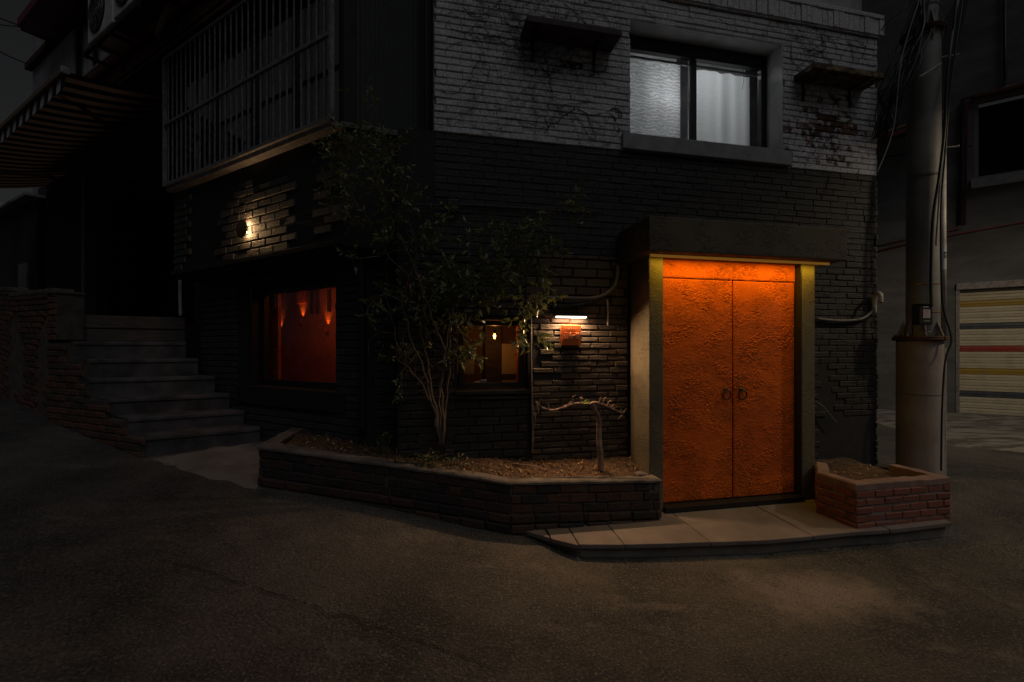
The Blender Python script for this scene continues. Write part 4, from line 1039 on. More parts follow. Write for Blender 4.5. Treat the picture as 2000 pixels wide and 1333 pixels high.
# brick side wall of the stairs: stepped top
foot = at(330,893,4.45); endp = at(113,812,5.25)
sf0 = Vector((-3.40,4.385)); sf1 = Vector((-5.235,5.225)); su = (sf1-sf0).normalized()
SW = Fr(sf0, su, (su.y, -su.x) if (su.y*0 - -su.x*(-1)) > 9 else (-abs(su.y)/1.0, -abs(su.x)))
SW.n = Vector((-su.y, su.x)); 
if SW.n.y > 0: SW.n = -SW.n
SW.O = SW.O + SW.n*0.065
slen = (sf1-sf0).length
stepS = [ (Vector((nos[k][0].x,nos[k][0].y))-sf0).dot(su) for k in range(7)]
stepZ = [ nos[k][0].z for k in range(7)]
def sw_ok(s, z):
    zz = Z(-1.2)
    for k in range(7):
        if s > stepS[k]-0.02: zz = stepZ[k]-0.03
    return z < zz
SWT = thing('stair_wall', (-4.3,4.8,Z(-1.0)), 'old red brick side wall stepping up below the left ends of the steps', 'wall')
mb = MB(); bricks(mb, SW, 0.0, slen, Z(-1.4), Z(0.45), row=0.07, ln=0.195, gap=0.011, rel=0.012, seed=91, ok=sw_ok, jit=0.006, ch=0.007); mb.build('brickwork', M['old_brick'], SWT)
mb = MB()
for k in range(7):
    s0 = max(0, stepS[k]); s1_w = stepS[k+1] if k < 6 else slen
    if s1_w-s0 < 0.01: continue
    mb.fbox(SW, s0, s1_w, Z(-1.5), stepZ[k]-0.02, -0.10, 0.0)
mb.build('mortar', M['dark_mortar'], SWT)
# pillar end of landing + wall bending to the back left
pz = at(113,571,5.22)
PW = thing('old_brick_wall', (-6.0,6.0,Z(-0.8)), 'crumbling old brick garden wall with fallen plaster at the left edge', 'wall')
mb = MB(); mb.fbox(SW, slen-0.20, slen, stepZ[6]-0.3, Z(0.63), -0.24, 0.0, ch=0.006); mb.build('pier_core', M['dark_mortar'], PW)
mb = MB(); bricks(mb, SW, slen-0.20, slen, stepZ[6]-0.3, Z(0.63), row=0.07, ln=0.195, gap=0.011, rel=0.012, seed=93, jit=0.006, ch=0.007); mb.build('pier_brickwork', M['old_brick'], PW)
mb = MB(); mb.fbox(SW, slen-0.215, slen+0.01, Z(0.63), Z(0.665), -0.25, 0.02, ch=0.012); mb.build('pier_cap', M['dark_mortar'], PW)
w0 = Vector((sf1.x, sf1.y)); w1 = Vector((-6.75, 6.15)); w2_ = Vector((-8.6,7.4))
for (p, q, za, zb, sd_) in ((w0,w1,0.66,0.72,101),(w1,w2_,0.80,0.95,102)):
    u = (q-p); L_ = u.length; u = u/L_; nn = (-u.y,u.x) if u.x > 0 else (u.y*-1,u.x)
    fr = Fr(p, u, (u.y*-1 if False else -abs(u.y), -abs(u.x)), (zb-za)/L_)
    fr.n = Vector((-u.y,u.x)); 
    if fr.n.y > 0: fr.n = -fr.n
    def okp(s, z, k_=sd_):
        v = mnoise.noise(Vector((s*2.2+k_, z*0.9, 0.3)))
        return not (v > 0.08 and z < Z(0.35+0.1*math.sin(s*9)))
    mb = MB(); bricks(mb, fr, 0.0, L_, Z(-1.5), Z(za), row=0.07, ln=0.195, gap=0.011, rel=0.02, seed=sd_, ok=okp, jit=0.008, ch=0.007); mb.build('brickwork', M['old_brick'], PW)
    mb = MB(); mb.fbox(fr, 0.0, L_, Z(-1.6), Z(za-0.01), -0.14, 0.0); mb.build('plaster', M['cap'], PW)
    mb = MB(); mb.fbox(fr, -0.01, L_, Z(za-0.006), Z(za+0.05), -0.16, 0.03, ch=0.01); mb.build('coping', M['cap'], PW)

# ================================================================== LEFT HOUSE
lh = thing('neighbour_house', (-6.0,7.2,0.3), 'dark rendered house beyond the bay, with a shaded entrance under the striped awning', 'building')
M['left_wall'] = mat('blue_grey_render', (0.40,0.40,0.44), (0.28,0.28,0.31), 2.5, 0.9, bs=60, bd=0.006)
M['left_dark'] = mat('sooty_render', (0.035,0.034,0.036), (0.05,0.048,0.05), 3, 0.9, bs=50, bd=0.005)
e0 = s_at(W2,346)-0.8; e1 = s_at(W2,188); e2 = s_at(W2,74)
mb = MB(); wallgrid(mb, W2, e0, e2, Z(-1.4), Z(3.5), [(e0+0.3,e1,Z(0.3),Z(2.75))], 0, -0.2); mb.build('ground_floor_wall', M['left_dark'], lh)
mb = MB(); mb.fbox(W2, e1+0.55, e1+0.62, Z(-1.0), Z(3.2), 0.0, 0.03, ch=0.004); mb.build('corner_bead', M['left_wall'], lh)
mb = MB(); mb.fbox(W2, e0, e1+0.5, Z(-1.4), Z(3.4), -1.6, -1.4); mb.fbox(W2, e0, e1+0.5, Z(-1.0), Z(0.40), -1.4, -0.2); mb.fbox(W2, e0, e1+2.6, Z(2.78), Z(2.84), -1.4, -0.205); mb.fbox(W2, e1+0.52, e1+2.6, Z(-1.4), Z(3.4), -1.6, -1.4); mb.build('entrance_recess', M['interior_dark'], lh)
mb = MB(); a_ = e0+1.2
mb.fbox(W2, a_, a_+0.9, Z(0.41), Z(2.5), -1.4, -1.36, ch=0.004); do_ = mb.build('entrance_door', M['black_metal'], lh)
mb = MB(); mb.fbox(W2, a_+0.15, a_+0.75, Z(1.3), Z(2.3), -1.36, -1.35, ch=0.003); mb.build('door_panel', M['frame_black'], do_)
UPd = -0.75
UP = Fr(W2.O + W2.n*(UPd+0.5), dL, nL)
uz0 = Z(3.55)
wa, wb = s_at(UP,215), s_at(UP,143)
wz1 = UP.sz(143,25)[1]; wz0 = UP.sz(143,150)[1]-0.15
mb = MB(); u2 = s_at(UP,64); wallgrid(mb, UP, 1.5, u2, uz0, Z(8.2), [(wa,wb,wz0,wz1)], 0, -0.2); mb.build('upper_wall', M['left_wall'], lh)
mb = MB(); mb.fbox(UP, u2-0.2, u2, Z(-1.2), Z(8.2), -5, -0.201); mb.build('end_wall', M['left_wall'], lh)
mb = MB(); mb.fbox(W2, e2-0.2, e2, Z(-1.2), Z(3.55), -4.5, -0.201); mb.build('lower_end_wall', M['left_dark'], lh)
wo = window_frame(UP, (wa,wb,wz0,wz1), -0.10, -0.04, 0.06, 'upstairs_window', lh, M['frame_black'], mull=(((wa+wb)/2-0.05,(wa+wb)/2+0.03),))
g = MB(); g.face([UP.P(wa,wz0,-0.075),UP.P(wb,wz0,-0.075),UP.P(wb,wz1,-0.075),UP.P(wa,wz1,-0.075)]); g.build('pane', M['glass'], wo, fix=False)
g = MB(); curtain(g, UP, wa, wb, wz0, wz1, -0.15, 0.012, 0.12); g.build('curtain', mat('white_curtain',(0.75,0.75,0.72),rough=0.9), wo, True, fix=False)
light('upstairs_glow','AREA', UP.P((wa+wb)/2,wz1-0.1,-0.11), 1.6, (0.95,0.97,1.0), wo, shape='RECTANGLE', size=1.0, size_y=0.03, aim=(-0.0,-0.0,-1))
# roof eave, purple red
M['eave'] = mat('purple_red_eave', (0.22,0.05,0.11), (0.16,0.04,0.06), 3, 0.6)
er0 = UP.sz(52,48,0.55)
mb = MB(); zz = UP.sz(60,62,0.5)[1]
ue_, zz = UP.sz(40,60,0.5)
mb.fbox(UP, 1.0, ue_, zz, zz+0.05, -5.0, 0.50, ch=0.01); mb.fbox(UP, 1.0, ue_+0.01, zz+0.051, zz+0.24, 0.38, 0.55, ch=0.02); mb.build('eave', M['eave'], lh)
mb = MB(); mb.fbox(UP, 1.0, u2+0.1, zz-0.14, zz-0.002, 0.0, 0.12, ch=0.01); mb.build('eave_beam', M['rust'], lh)
# long low eave above bay and awning: boards, gutter and pipes
ev = MB()
ev.fbox(L, -0.1, 8.2, Z(3.60), Z(3.78), 0.02, 0.16, ch=0.01)
ev.hexa([L.P(-0.1,Z(3.90),0.10),L.P(8.2,Z(3.90),0.10),L.P(8.2,Z(4.15),-1.1),L.P(-0.1,Z(4.15),-1.1),L.P(-0.1,Z(3.95),0.10),L.P(8.2,Z(3.95),0.10),L.P(8.2,Z(4.25),-1.1),L.P(-0.1,Z(4.25),-1.1)])
ev.build('low_eave', M['rust'], lh)
M['redpipe'] = mat('red_brown_gutter', (0.20,0.04,0.025), (0.13,0.035,0.025), 6, 0.5)
gt = MB(); gt.tube([L.P(-0.1,Z(3.83),0.20), L.P(8.3,Z(3.83),0.20)], 0.045, 12); gt.build('gutter', M['redpipe'], lh, True)
gt = MB(); gt.tube([L.P(-0.1,Z(4.02),0.14), L.P(8.3,Z(4.02),0.14)], 0.02, 8); gt.build('gutter_pipe', M['redpipe'], lh, True)

# awning
M['stripe_dark'] = mat('dark_awning_stripe', (0.03,0.028,0.028), rough=0.9)
def awn_mat():
    m, t, b = nt('striped_awning_cloth')
    at_ = N(t, 'ShaderNodeAttribute', attribute_name='rnd')
    col = mixc(t, at_.outputs['Fac'], (0.014,0.012,0.012), (0.30,0.17,0.10))
    t.links.new(col, b.inputs['Base Color']); b.inputs['Roughness'].default_value = 0.9
    out = t.nodes['Material Output']; tl = N(t,'ShaderNodeBsdfTranslucent'); t.links.new(col, tl.inputs[0]); mx = t.nodes.new('ShaderNodeMixShader'); mx.inputs[0].default_value = 0.25
    t.links.new(b.outputs[0], mx.inputs[1]); t.links.new(tl.outputs[0], mx.inputs[2]); t.links.new(mx.outputs[0], out.inputs[0]); return m
AW = thing('striped_awning', (-5.5,6.2,Z(3.2)), 'retractable striped cloth awning over the dark entrance at the left', 'awning')
aw_s0, aw_s1 = 3.445, 10.0
zf, zm = Z(3.04), Z(3.42); df, dm = 0.876, -0.47
mb = MB(); ns = 46
for k in range(ns):
    s0 = aw_s0+(aw_s1-aw_s0)*k/ns; s1_a = aw_s0+(aw_s1-aw_s0)*(k+1)/ns; c = 1.0 if k%2 else 0.0
    for j in range(6):
        f0, f1 = j/6, (j+1)/6; sag = lambda f: -0.05*math.sin(PI*f)
        mb.face([L.P(s0, zf+(zm-zf)*f0+sag(f0), df+(dm-df)*f0), L.P(s1_a, zf+(zm-zf)*f0+sag(f0), df+(dm-df)*f0), L.P(s1_a, zf+(zm-zf)*f1+sag(f1), df+(dm-df)*f1), L.P(s0, zf+(zm-zf)*f1+sag(f1), df+(dm-df)*f1)], c)
mb.build('cloth', awn_mat(), AW, fix=False)
mb = MB()
for k in range(ns):
    s0 = aw_s0+(aw_s1-aw_s0)*k/ns; s1_a = aw_s0+(aw_s1-aw_s0)*(k+1)/ns; c = 1.0 if k%2 else 0.0; sm = (s0+s1_a)/2
    mb.face([L.P(s0,zf-0.02,df+0.02),L.P(s0,zf-0.17,df+0.03),L.P(sm,zf-0.195,df+0.035),L.P(s1_a,zf-0.17,df+0.03),L.P(s1_a,zf-0.02,df+0.02)], c)
vm = awn_mat(); vm.name = 'pale_valance_stripe'
for n_v in vm.node_tree.nodes:
    if n_v.type == 'MIX': n_v.inputs[7].default_value = (0.62,0.62,0.66,1)
mb.build('valance', vm, AW, fix=False)
mb = MB(); mb.fbox(L, aw_s0, aw_s1, zf-0.03, zf+0.035, df, df+0.06, ch=0.01); mb.build('front_bar', mat('tan_front_bar',(0.20,0.13,0.08),rough=0.5), AW)
mb = MB(); mb.fbox(L, aw_s0-0.03, aw_s0, zf-0.04, zf+0.04, df-0.01, df+0.07, ch=0.012); mb.build('end_cap', M['bar'], AW)
mb = MB(); mb.tube([L.P(aw_s0,zm+0.03,dm), L.P(aw_s1,zm+0.03,dm)], 0.05, 12); mb.build('roller', M['black_metal'], AW, True)
for s_b, sg in ((4.2,1),(8.8,-1)):
    mb = MB(); el_ = L.P(s_b+sg*0.75, Z(3.12), -0.05)
    mb.tube([L.P(s_b-sg*0.1, Z(3.10), df-0.02), el_], 0.028, 4); mb.tube([el_, L.P(s_b-sg*0.2, Z(3.28), dm)], 0.034, 4); mb.build('folding_arm', mat('tan_arm',(0.14,0.09,0.06),rough=0.5) if sg>0 else M['bar'], AW)
mb = MB(); c_ = W2.P(e1+0.15, W2.sz(177,285)[1], 0.10); mb.hexa([c_+Vector((x,y,z)) for z in (-0.16,0.16) for (x,y) in ((-0.12,-0.08),(0.12,-0.08),(0.12,0.12),(-0.12,0.12))]); mb.build('arm_bracket', M['bar'], AW)

M['ac_white'] = mat('off_white_casing', (0.78,0.77,0.75), (0.6,0.59,0.57), 8, 0.5)
# AC units
def ac(px0, px1, py_bot, d1, label):
    s1_c, zb = L.sz(px0, py_bot, d1); s0_c = s1_c-0.80
    T = thing('outdoor_aircon_unit', L.P((s0_c+s1_c)/2, zb, d1-0.15), label, 'air conditioner', 'air conditioners on the upper bracket')
    mb = MB(); mb.fbox(L, s0_c, s1_c, zb, zb+0.62, d1-0.30, d1, ch=0.015); mb.build('housing', M['ac_white'], T)
    c_ = L.P(s0_c+0.30 if False else (s0_c+s1_c)/2+0.08, zb+0.31, d1)
    n3 = Vector((nL[0],nL[1],0)); mb = MB(); mb.lathe(c_, [(0.001,0.006),(0.245,0.006),(0.25,0.0),(0.26,0.0),(0.262,0.014),(0.245,0.014),(0.243,0.008)], 32, axis=n3)
    mb.build('fan_opening', M['frame_black'], T)
    gmb = MB(); u3 = Vector((dL[0],dL[1],0))
    for rr_ in (0.06,0.11,0.16,0.21,0.245):
        gmb.tube([c_+n3*0.018+u3*rr_*math.cos(2*PI*i/32)+Vector((0,0,rr_*math.sin(2*PI*i/32))) for i in range(33)], 0.003, 4, caps=False)
    for i in range(8):
        an = PI*i/4; gmb.tube([c_+n3*0.016, c_+n3*0.016+u3*0.25*math.cos(an)+Vector((0,0,0.25*math.sin(an)))], 0.0035, 4)
    gmb.build('fan_guard', M['bar'], T); return T
ac(171, 240, 88, 0.42, 'air conditioner unit farther along the bracket, its round fan facing the street')
ac(221, 300, 38, 0.42, 'nearer air conditioner unit cut off by the top edge')
bk = L.sz(163,104,0.46); bz_ = bk[1]-0.0
T = thing('aircon_bracket', L.P(bk[0]-1.3, bz_, 0.1), 'dark steel bracket shelf carrying two air conditioners', 'bracket')
mb = MB()
for d_ in (0.46,0.10,-0.2): mb.fbox(L, bk[0]-2.5, bk[0]+0.02, bz_-0.02, bz_+0.02, d_-0.04, d_)
for i in range(7): mb.fbox(L, bk[0]-2.5+0.41*i, bk[0]-2.5+0.41*i+0.04, bz_-0.055, bz_-0.022, -0.25, 0.46)
mb.build('rail', M['black_metal'], T)
mb = MB(); mb.fbox(L, bk[0]-2.45, bk[0]-0.85, bz_+0.021, bz_+0.03, -0.2, 0.43); mb.build('tray', M['rust'], T)
mb = MB(); pp = [L.sz(335,2,0.25), L.sz(322,30,0.25), L.sz(308,72,0.25)]; mb.tube([L.P(a,z,0.25) for a,z in pp], [0.03,0.035,0.03], 10)
tag(mb.build('insulated_pipe', mat('tan_pipe_wrap',(0.30,0.24,0.17),rough=0.8), None, True, loc=L.P(pp[1][0],pp[1][1],0.25)), 'tan wrapped pipe stub hanging below the air conditioner bracket', 'pipe')

hm = MB(); r = random.Random(3)
for (x0,x1,yy,hh_) in ((-70,-10,38,3.5),(-60,60,70,7.0)):
    n = 60; top = [(x0+(x1-x0)*k/n, yy+3*math.sin(k*0.4), hh_+1.2*mnoise.noise(Vector((k*0.21,yy,0)))+0.25*r.random()) for k in range(n+1)]
    for k in range(n):
        a, b_ = top[k], top[k+1]
        hm.face([(a[0],a[1],-3),(b_[0],b_[1],-3),(b_[0],b_[1],b_[2]),(a[0],a[1],a[2])]); hm.face([(a[0],a[1],a[2]),(b_[0],b_[1],b_[2]),(b_[0],b_[1]+25,b_[2]+3),(a[0],a[1]+25,a[2]+3)])
tag(hm.build('hills', mat('dark_wooded_hill',(0.03,0.035,0.025),(0.05,0.05,0.04),0.4,0.95), None, fix=False), kind='structure')
# distant bits left
fh = thing('far_house', (-13.5,10.5,0.5), 'distant small house with dark pitched roof at the far left', 'building')
FH = Fr((-14.5,11.5),(0.95,0.31),(0.31,-0.95))
mb = MB(); mb.fbox(FH, 0, 5.5, Z(-1.0), Z(3.3), -3, 0); mb.build('wall', mat('brown_brick_far',(0.34,0.13,0.08),(0.22,0.10,0.06),6,0.9), fh)
mb = MB(); mb.hexa([FH.P(-0.3,Z(3.3),0.4),FH.P(5.8,Z(3.3),0.4),FH.P(5.8,Z(3.3),-3.4),FH.P(-0.3,Z(3.3),-3.4),FH.P(0.2,Z(4.2),-1.4),FH.P(5.3,Z(4.2),-1.4),FH.P(5.3,Z(4.2),-1.6),FH.P(0.2,Z(4.2),-1.6)]); mb.build('roof', M['left_wall'], fh)
mb = MB(); mb.fbox(FH, 1.4, 2.2, Z(1.5), Z(2.5), 0, 0.03, ch=0.004); mb.build('window', M['frame_black'], fh)
sd2 = thing('shed', (-8.9,8.2,0.6), 'low dark shed wall with a narrow window behind the old brick wall', 'building')
SH = Fr((-10.0,9.6),(-0.86,0.51),(-0.51,-0.86))
mb = MB(); mb.fbox(SH, 0, 2.9, Z(-0.8), Z(3.2), -1.5, 0); mb.build('wall', M['left_dark'], sd2)
mb = MB(); mb.fbox(SH, 0.6, 1.2, Z(1.0), Z(1.9), 0, 0.03, ch=0.004); mb.build('window', M['bar'], sd2)
mb = MB(); mb.fbox(SH, -0.1, 3.0, Z(3.2), Z(3.26), -1.6, 0.2); mb.build('roof', M['sill'], sd2)
fp = thing('wooden_pole', (-11.0,9.6,0.8), 'distant utility pole at the far left edge', 'utility pole')
mb = MB(); mb.tube([Vector((-11.0,9.6,0.5)),Vector((-11.0,9.6,6.0))],[0.12,0.09],10); mb.build('shaft', M['concrete'], fp, True)
mb = MB(); mb.tube([Vector((-11.5,9.6,5.2)),Vector((-10.5,9.6,5.2))],0.04,6); mb.build('crossarm', M['black_metal'], fp)

# ================================================================== SMALL THINGS ON THE BUILDING
# wall lamp
lampS, lampZ = L.sz(472,447,0.065); lc = L.P(lampS, lampZ, 0.065); nLv = Vector((nL[0],nL[1],0)); uLv = Vector((dL[0],dL[1],0))
WL = thing('wall_lamp', L.P(lampS,lampZ,0.0), 'round black disc wall lamp throwing warm light on the bricks left of the shrub', 'wall light')
mb = MB(); mb.lathe(lc, [(0.001,0.012),(0.090,0.010),(0.095,0.006),(0.095,-0.004),(0.091,-0.006),(0.001,-0.006)], 48, axis=nLv); mb.build('disc_shade', mat('bronze_disc',(0.20,0.11,0.06),rough=0.5,metal=0.3), WL, True)
mb = MB(); mb.lathe(L.P(lampS-0.01,lampZ,0.012), [(0.022,0),(0.022,0.02),(0.014,0.03),(0.014,0.04),(0.001,0.04)], 16, axis=nLv); mb.tube([L.P(lampS-0.01,lampZ,0.045), lc-nLv*0.01], 0.006, 8); mb.build('bracket', M['black_metal'], WL)
for dz_, nm_ in ((-0.034,0),(0.034,1)):
    mb = MB(); mb.lathe(L.P(lampS-0.03,lampZ+dz_,0.030), [(0.001,0),(0.008,0.003),(0.009,0.012),(0.001,0.018)], 10, axis=nLv)
    mb.build('bulb', emis('warm_bulb',(1.0,0.66,0.32),30.0), WL, True)
light('lamp_light','POINT', L.P(lampS-0.042,lampZ+0.040,0.044), 2.2, (1.0,0.60,0.27), WL, shadow_soft_size=0.012)
light('lamp_light','POINT', L.P(lampS-0.042,lampZ-0.045,0.044), 2.8, (1.0,0.60,0.27), WL, shadow_soft_size=0.012)

# bar lamp over the sign
b0, bz0 = A.sz(1086,620,0.06); b1, bz1 = A.sz(1144,621,0.06); bz_ = (bz0+bz1)/2
BL = thing('bar_lamp', A.P((b0+b1)/2,bz_,0.06), 'slim bright bar lamp above the small orange sign', 'lamp')
mb = MB(); mb.fbox(A, b0-0.01, b1+0.01, bz_+0.010, bz_+0.034, 0.018, 0.088, ch=0.004); mb.build('housing', M['frame_black'], BL)
mb = MB(); mb.fbox(A, b0, b1, bz_-0.004, bz_+0.0095, 0.045, 0.086, ch=0.003); mb.build('diffuser', emis('bar_diffuser',(1.0,0.80,0.62),3.2), BL)
light('bar_wall_light','AREA', A.P((b0+b1)/2,bz_-0.006,0.058), 1.9, (1.0,0.66,0.40), BL, shape='RECTANGLE', size=0.28, size_y=0.02, aim=(0,0,-1)); bpy.data.objects['bar_wall_light'].rotation_euler.z = math.atan2(A.u.y, A.u.x)
bl_ = light('bar_light','AREA', A.P((b0+b1)/2,bz_-0.008,0.070), 17.0, (1.0,0.60,0.31), BL, shape='RECTANGLE', size=0.28, size_y=0.025)
zx = Vector((-A.n.x*0.75,-A.n.y*0.75,1.0)).normalized(); xx = Vector((A.u.x,A.u.y,0)); yy = zx.cross(xx); bl_.rotation_euler = Matrix((xx,yy,zx)).transposed().to_euler()
# sign
g0s, gz1 = A.sz(1096,635,0.065); g1s, _ = A.sz(1135,635,0.065); gz0 = A.sz(1115,675,0.065)[1]
SG = thing('shop_sign', A.P((g0s+g1s)/2,gz0,0.05), 'small square orange metal sign with raised lettering under the bar lamp', 'sign')
M['sign'] = mat('orange_sign_paint', (0.42,0.10,0.022), (0.36,0.085,0.018), 10, 0.5, bs=60, bd=0.001)
mb = MB(); mb.fbox(A, g0s, g1s, gz0, gz1, 0.035, 0.065, ch=0.003); mb.build('plate', M['sign'], SG)
mb = MB(); SWd = g1s-g0s; SHh = gz1-gz0
def sx(u): return g0s+SWd*(u-230)/(1115-230)
def sz_(v): return gz1-SHh*(v-215)/(1130-215)
def stroke(u0,v0,u1,v1,w=0.0028,h=0.006):
    p, q = A.P(sx(u0),sz_(v0),0.0652), A.P(sx(u1),sz_(v1),0.0652); dd = (q-p).normalized(); n3 = Vector((A.n.x,A.n.y,0)); s_ = dd.cross(n3)*w
    mb.hexa([p-s_,q-s_,q+s_,p+s_,p-s_+n3*h,q-s_+n3*h,q+s_+n3*h,p+s_+n3*h])
# first syllable: dash, box legs, wide bar, lower box
for a in ((385,575,475,568),(385,655,485,655),(385,655,385,710),(485,655,485,710),(300,812,540,812),(420,712,420,790)): stroke(*a)
# second: peaked mark over a wide dash, ring below
for a in ((655,545,615,625),(655,560,715,620),(630,658,735,658),(545,690,820,690)): stroke(*a)
for k in range(10):
    a0_, a1_ = 2*PI*k/10, 2*PI*(k+1)/10; stroke(690+60*math.cos(a0_),775+42*math.sin(a0_),690+60*math.cos(a1_),775+42*math.sin(a1_),0.0022)
# third: comb of verticals on a long bar, curl below
for a in ((860,550,900,625),(925,540,925,650),(995,540,995,650),(925,590,995,590),(820,658,1050,658),(935,665,935,720)): stroke(*a)
for k in range(10):
    a0_, a1_ = 2*PI*k/10, 2*PI*(k+1)/10; stroke(945+68*math.cos(a0_),780+45*math.sin(a0_),945+68*math.cos(a1_),780+45*math.sin(a1_),0.0022)
mb.build('lettering', mat('pale_sign_letters',(0.80,0.42,0.24),rough=0.5), SG)
mb = MB()
for u in (455,565,675,790,890):
    stroke(u-22,345,u+22,345,0.0013,0.003); stroke(u-20,400,u+20,400,0.0013,0.003); stroke(u,345,u,400,0.0013,0.003)
mb.build('small_lettering', bpy.data.materials['pale_sign_letters'], SG)

# shelves on the upper wall
def shelf(px, py, label, mt):
    s0, z0 = A.sz(px, py); T = thing('wall_shelf', A.P(s0+0.44,z0,0.0), label, 'shelf', 'small wall shelves beside the upper window')
    mb = MB(); mb.fbox(A, s0, s0+0.885, z0, z0+0.055, 0.016, 0.262, ch=0.006); mb.build('board', mt, T)
    for q in (0.10, 0.70):
        mb = MB(); mb.fbox(A, s0+q, s0+q+0.022, z0-0.20, z0-0.002, 0.017, 0.03); mb.fbox(A, s0+q, s0+q+0.022, z0-0.016, z0-0.002, 0.031, 0.235)
        mb.tube([A.P(s0+q+0.011, z0-0.13, 0.03), A.P(s0+q+0.011, z0-0.01, 0.13)], 0.004, 6); mb.build('bracket', M['black_metal'], T)
    return T
shelf(1016, 80, 'dark rusty wall shelf left of the lit upper window', mat('dark_rusted_board',(0.05,0.04,0.045),(0.085,0.06,0.055),9,0.8,bs=60,bd=0.003))
shelf(1548, 161, 'wall shelf with mossy yellowish edge right of the lit upper window', mat('mossy_rusted_board',(0.06,0.04,0.03),(0.24,0.18,0.09),14,0.85,p=(0.5,0.62),bs=60,bd=0.004))

# pipes, conduits
def pipe(name, pts, rad, mt, label, cat, fr=None, d=0.03, n=10):
    P3 = []
    for p in pts:
        dd = p[2] if len(p) > 2 else d
        a_, z_ = fr.sz(p[0], p[1], dd); P3.append(fr.P(a_, z_, dd))
    # smooth
    if len(P3) > 2:
        out = []
        for i in range(len(P3)-1):
            p0 = P3[max(i-1,0)]; p1 = P3[i]; p2 = P3[i+1]; p3 = P3[min(i+2,len(P3)-1)]
            for k in range(6):
                t_ = k/6; out.append(0.5*((2*p1)+(p2-p0)*t_+(2*p0-5*p1+4*p2-p3)*t_*t_+(-p0+3*p1-3*p2+p3)*t_**3))
        P3 = out+[P3[-1]]
    mb = MB(); mb.tube(P3, rad, n); o = mb.build(name, mt, None, True, loc=P3[0]); return tag(o, label, cat)
pipe('bent_conduit', [(1040,580),(1100,582),(1150,583),(1178,577),(1196,563),(1204,545),(1206,520)], 0.017, M['grey_pipe'], 'thick conduit bending up to the canopy above the orange sign', 'pipe', A, 0.06)
pipe('black_hose', [(1050,592),(1090,597),(1130,596),(1165,587),(1180,578)], 0.010, M['cable'], 'black cable sagging just below the bent conduit', 'cable', A, 0.05)
pipe('thin_conduit', [(1186,586),(1187,610),(1187,636)], 0.008, M['white_pipe'], 'short thin vertical conduit right of the orange sign', 'pipe', A, 0.035)
pipe('rain_pipe', [(1037,612),(1037,700),(1039,800),(1041,868)], 0.011, M['grey_pipe'], 'thin vertical rain pipe on the right edge of the small front window', 'pipe', A, 0.035)
pipe('wall_cable', [(740,398,0.2),(800,400,0.1),(870,401),(940,402),(1050,409),(1170,416)], 0.007, M['black_metal'], 'thin cable running along the black wall to the canopy', 'cable', A, 0.03)
pipe('corner_downpipe', [(706,500),(707,600),(708,700),(708,848)], 0.035, M['black_metal'], 'black downpipe on the corner between the orange lit window and the shrub', 'pipe', LL, 0.05, 14)
jb = A.sz(885,402,0.03); mb = MB(); mb.fbox(A, jb[0]-0.05, jb[0]+0.05, jb[1]-0.06, jb[1]+0.05, 0.012, 0.06, ch=0.006)
tag(mb.build('junction_box', M['black_metal'], None, loc=A.P(jb[0],jb[1],0.03)), 'black junction box on the wall cable above the shrub', 'junction box')
pipe('side_conduit', [(1594,623),(1640,627),(1680,624),(1700,612),(1711,598)], 0.016, M['grey_pipe'], 'bent grey conduit on the black wall right of the door portal', 'pipe', A, 0.04)
pipe('white_bent_pipe', [(1709,612,0.04),(1708,590,0.04),(1712,574,0.06),(1720,576,0.14),(1721,592,0.16)], 0.020, M['white_pipe'], 'short white pipe elbow sticking out at the right corner of the building', 'pipe', A, 0.05)
pipe('dangling_cable', [(1593,784),(1610,797),(1622,812),(1634,826)], 0.006, M['grey_cable'], 'pale loose cable hanging on the dark wall above the small planter', 'cable', A, 0.06)
pipe('white_downpipe', [(352,540,0.02),(352,580,0.02),(353,618,0.02)], 0.022, M['white_pipe'], 'short white pipe at the top of the steps', 'pipe', LL, 0.02)
# surround lines of an old opening under the front window
pipe('old_hose', [(775,810),(790,783),(830,778),(880,777),(930,778),(1030,776)], 0.005, M['black_metal'], 'thin hose looped along the wall under the front window', 'hose', A, 0.03)

# ------------------------------------------------------------------ climbing vines
def vine(fr, roots, d, seed, area, label, name='climbing_vine', stepn=26, rad=0.0032, depth=4, kids=0.16, curl=0.35):
    r = random.Random(seed); mb = MB()
    def grow(s, z, an, n, rad_, lvl):
        pts = []
        for i in range(n):
            dd = d + 0.004*math.sin(i*0.9+s*7)+0.003
            pts.append((s,z,dd)); an += r.gauss(0,curl); st_ = r.uniform(0.018,0.036)
            s += math.cos(an)*st_; z += math.sin(an)*st_
            if not (area[0]<s<area[1] and area[2]<z<area[3]): break
            if fr is A and area[1]-area[0] > 0.5 and d > 0 and UW[0]-0.02<s<UW[1]+0.02 and Z(1.9)<z<UW[3]+0.01: break
            if lvl < depth and r.random() < kids: grow(s, z, an+r.choice((-1,1))*r.uniform(0.4,1.2), int(n*r.uniform(0.4,0.8)), rad_*0.7, lvl+1)
            if r.random() < 0.10:   # withered tendril / leaf stalk
                q = fr.P(s,z,dd); mb.tube([q, q+Vector((r.gauss(0,.012),r.gauss(0,.004),r.gauss(0,.012)))], [rad_*0.7,rad_*1.6], 3)
        if len(pts) > 2: mb.tube([fr.P(*p) for p in pts], [max(0.0008, 0.75*rad_*(1-0.7*i/len(pts))) for i in range(len(pts))], 4)
    for (s,z,an,n,rd_) in roots: grow(s,z,an,n,rd_,0)
    return tag(mb.build(name, M['vine'], None, loc=fr.P(roots[0][0],roots[0][1],0)), label, 'vine')
def AS(px,py): return A.sz(px,py)
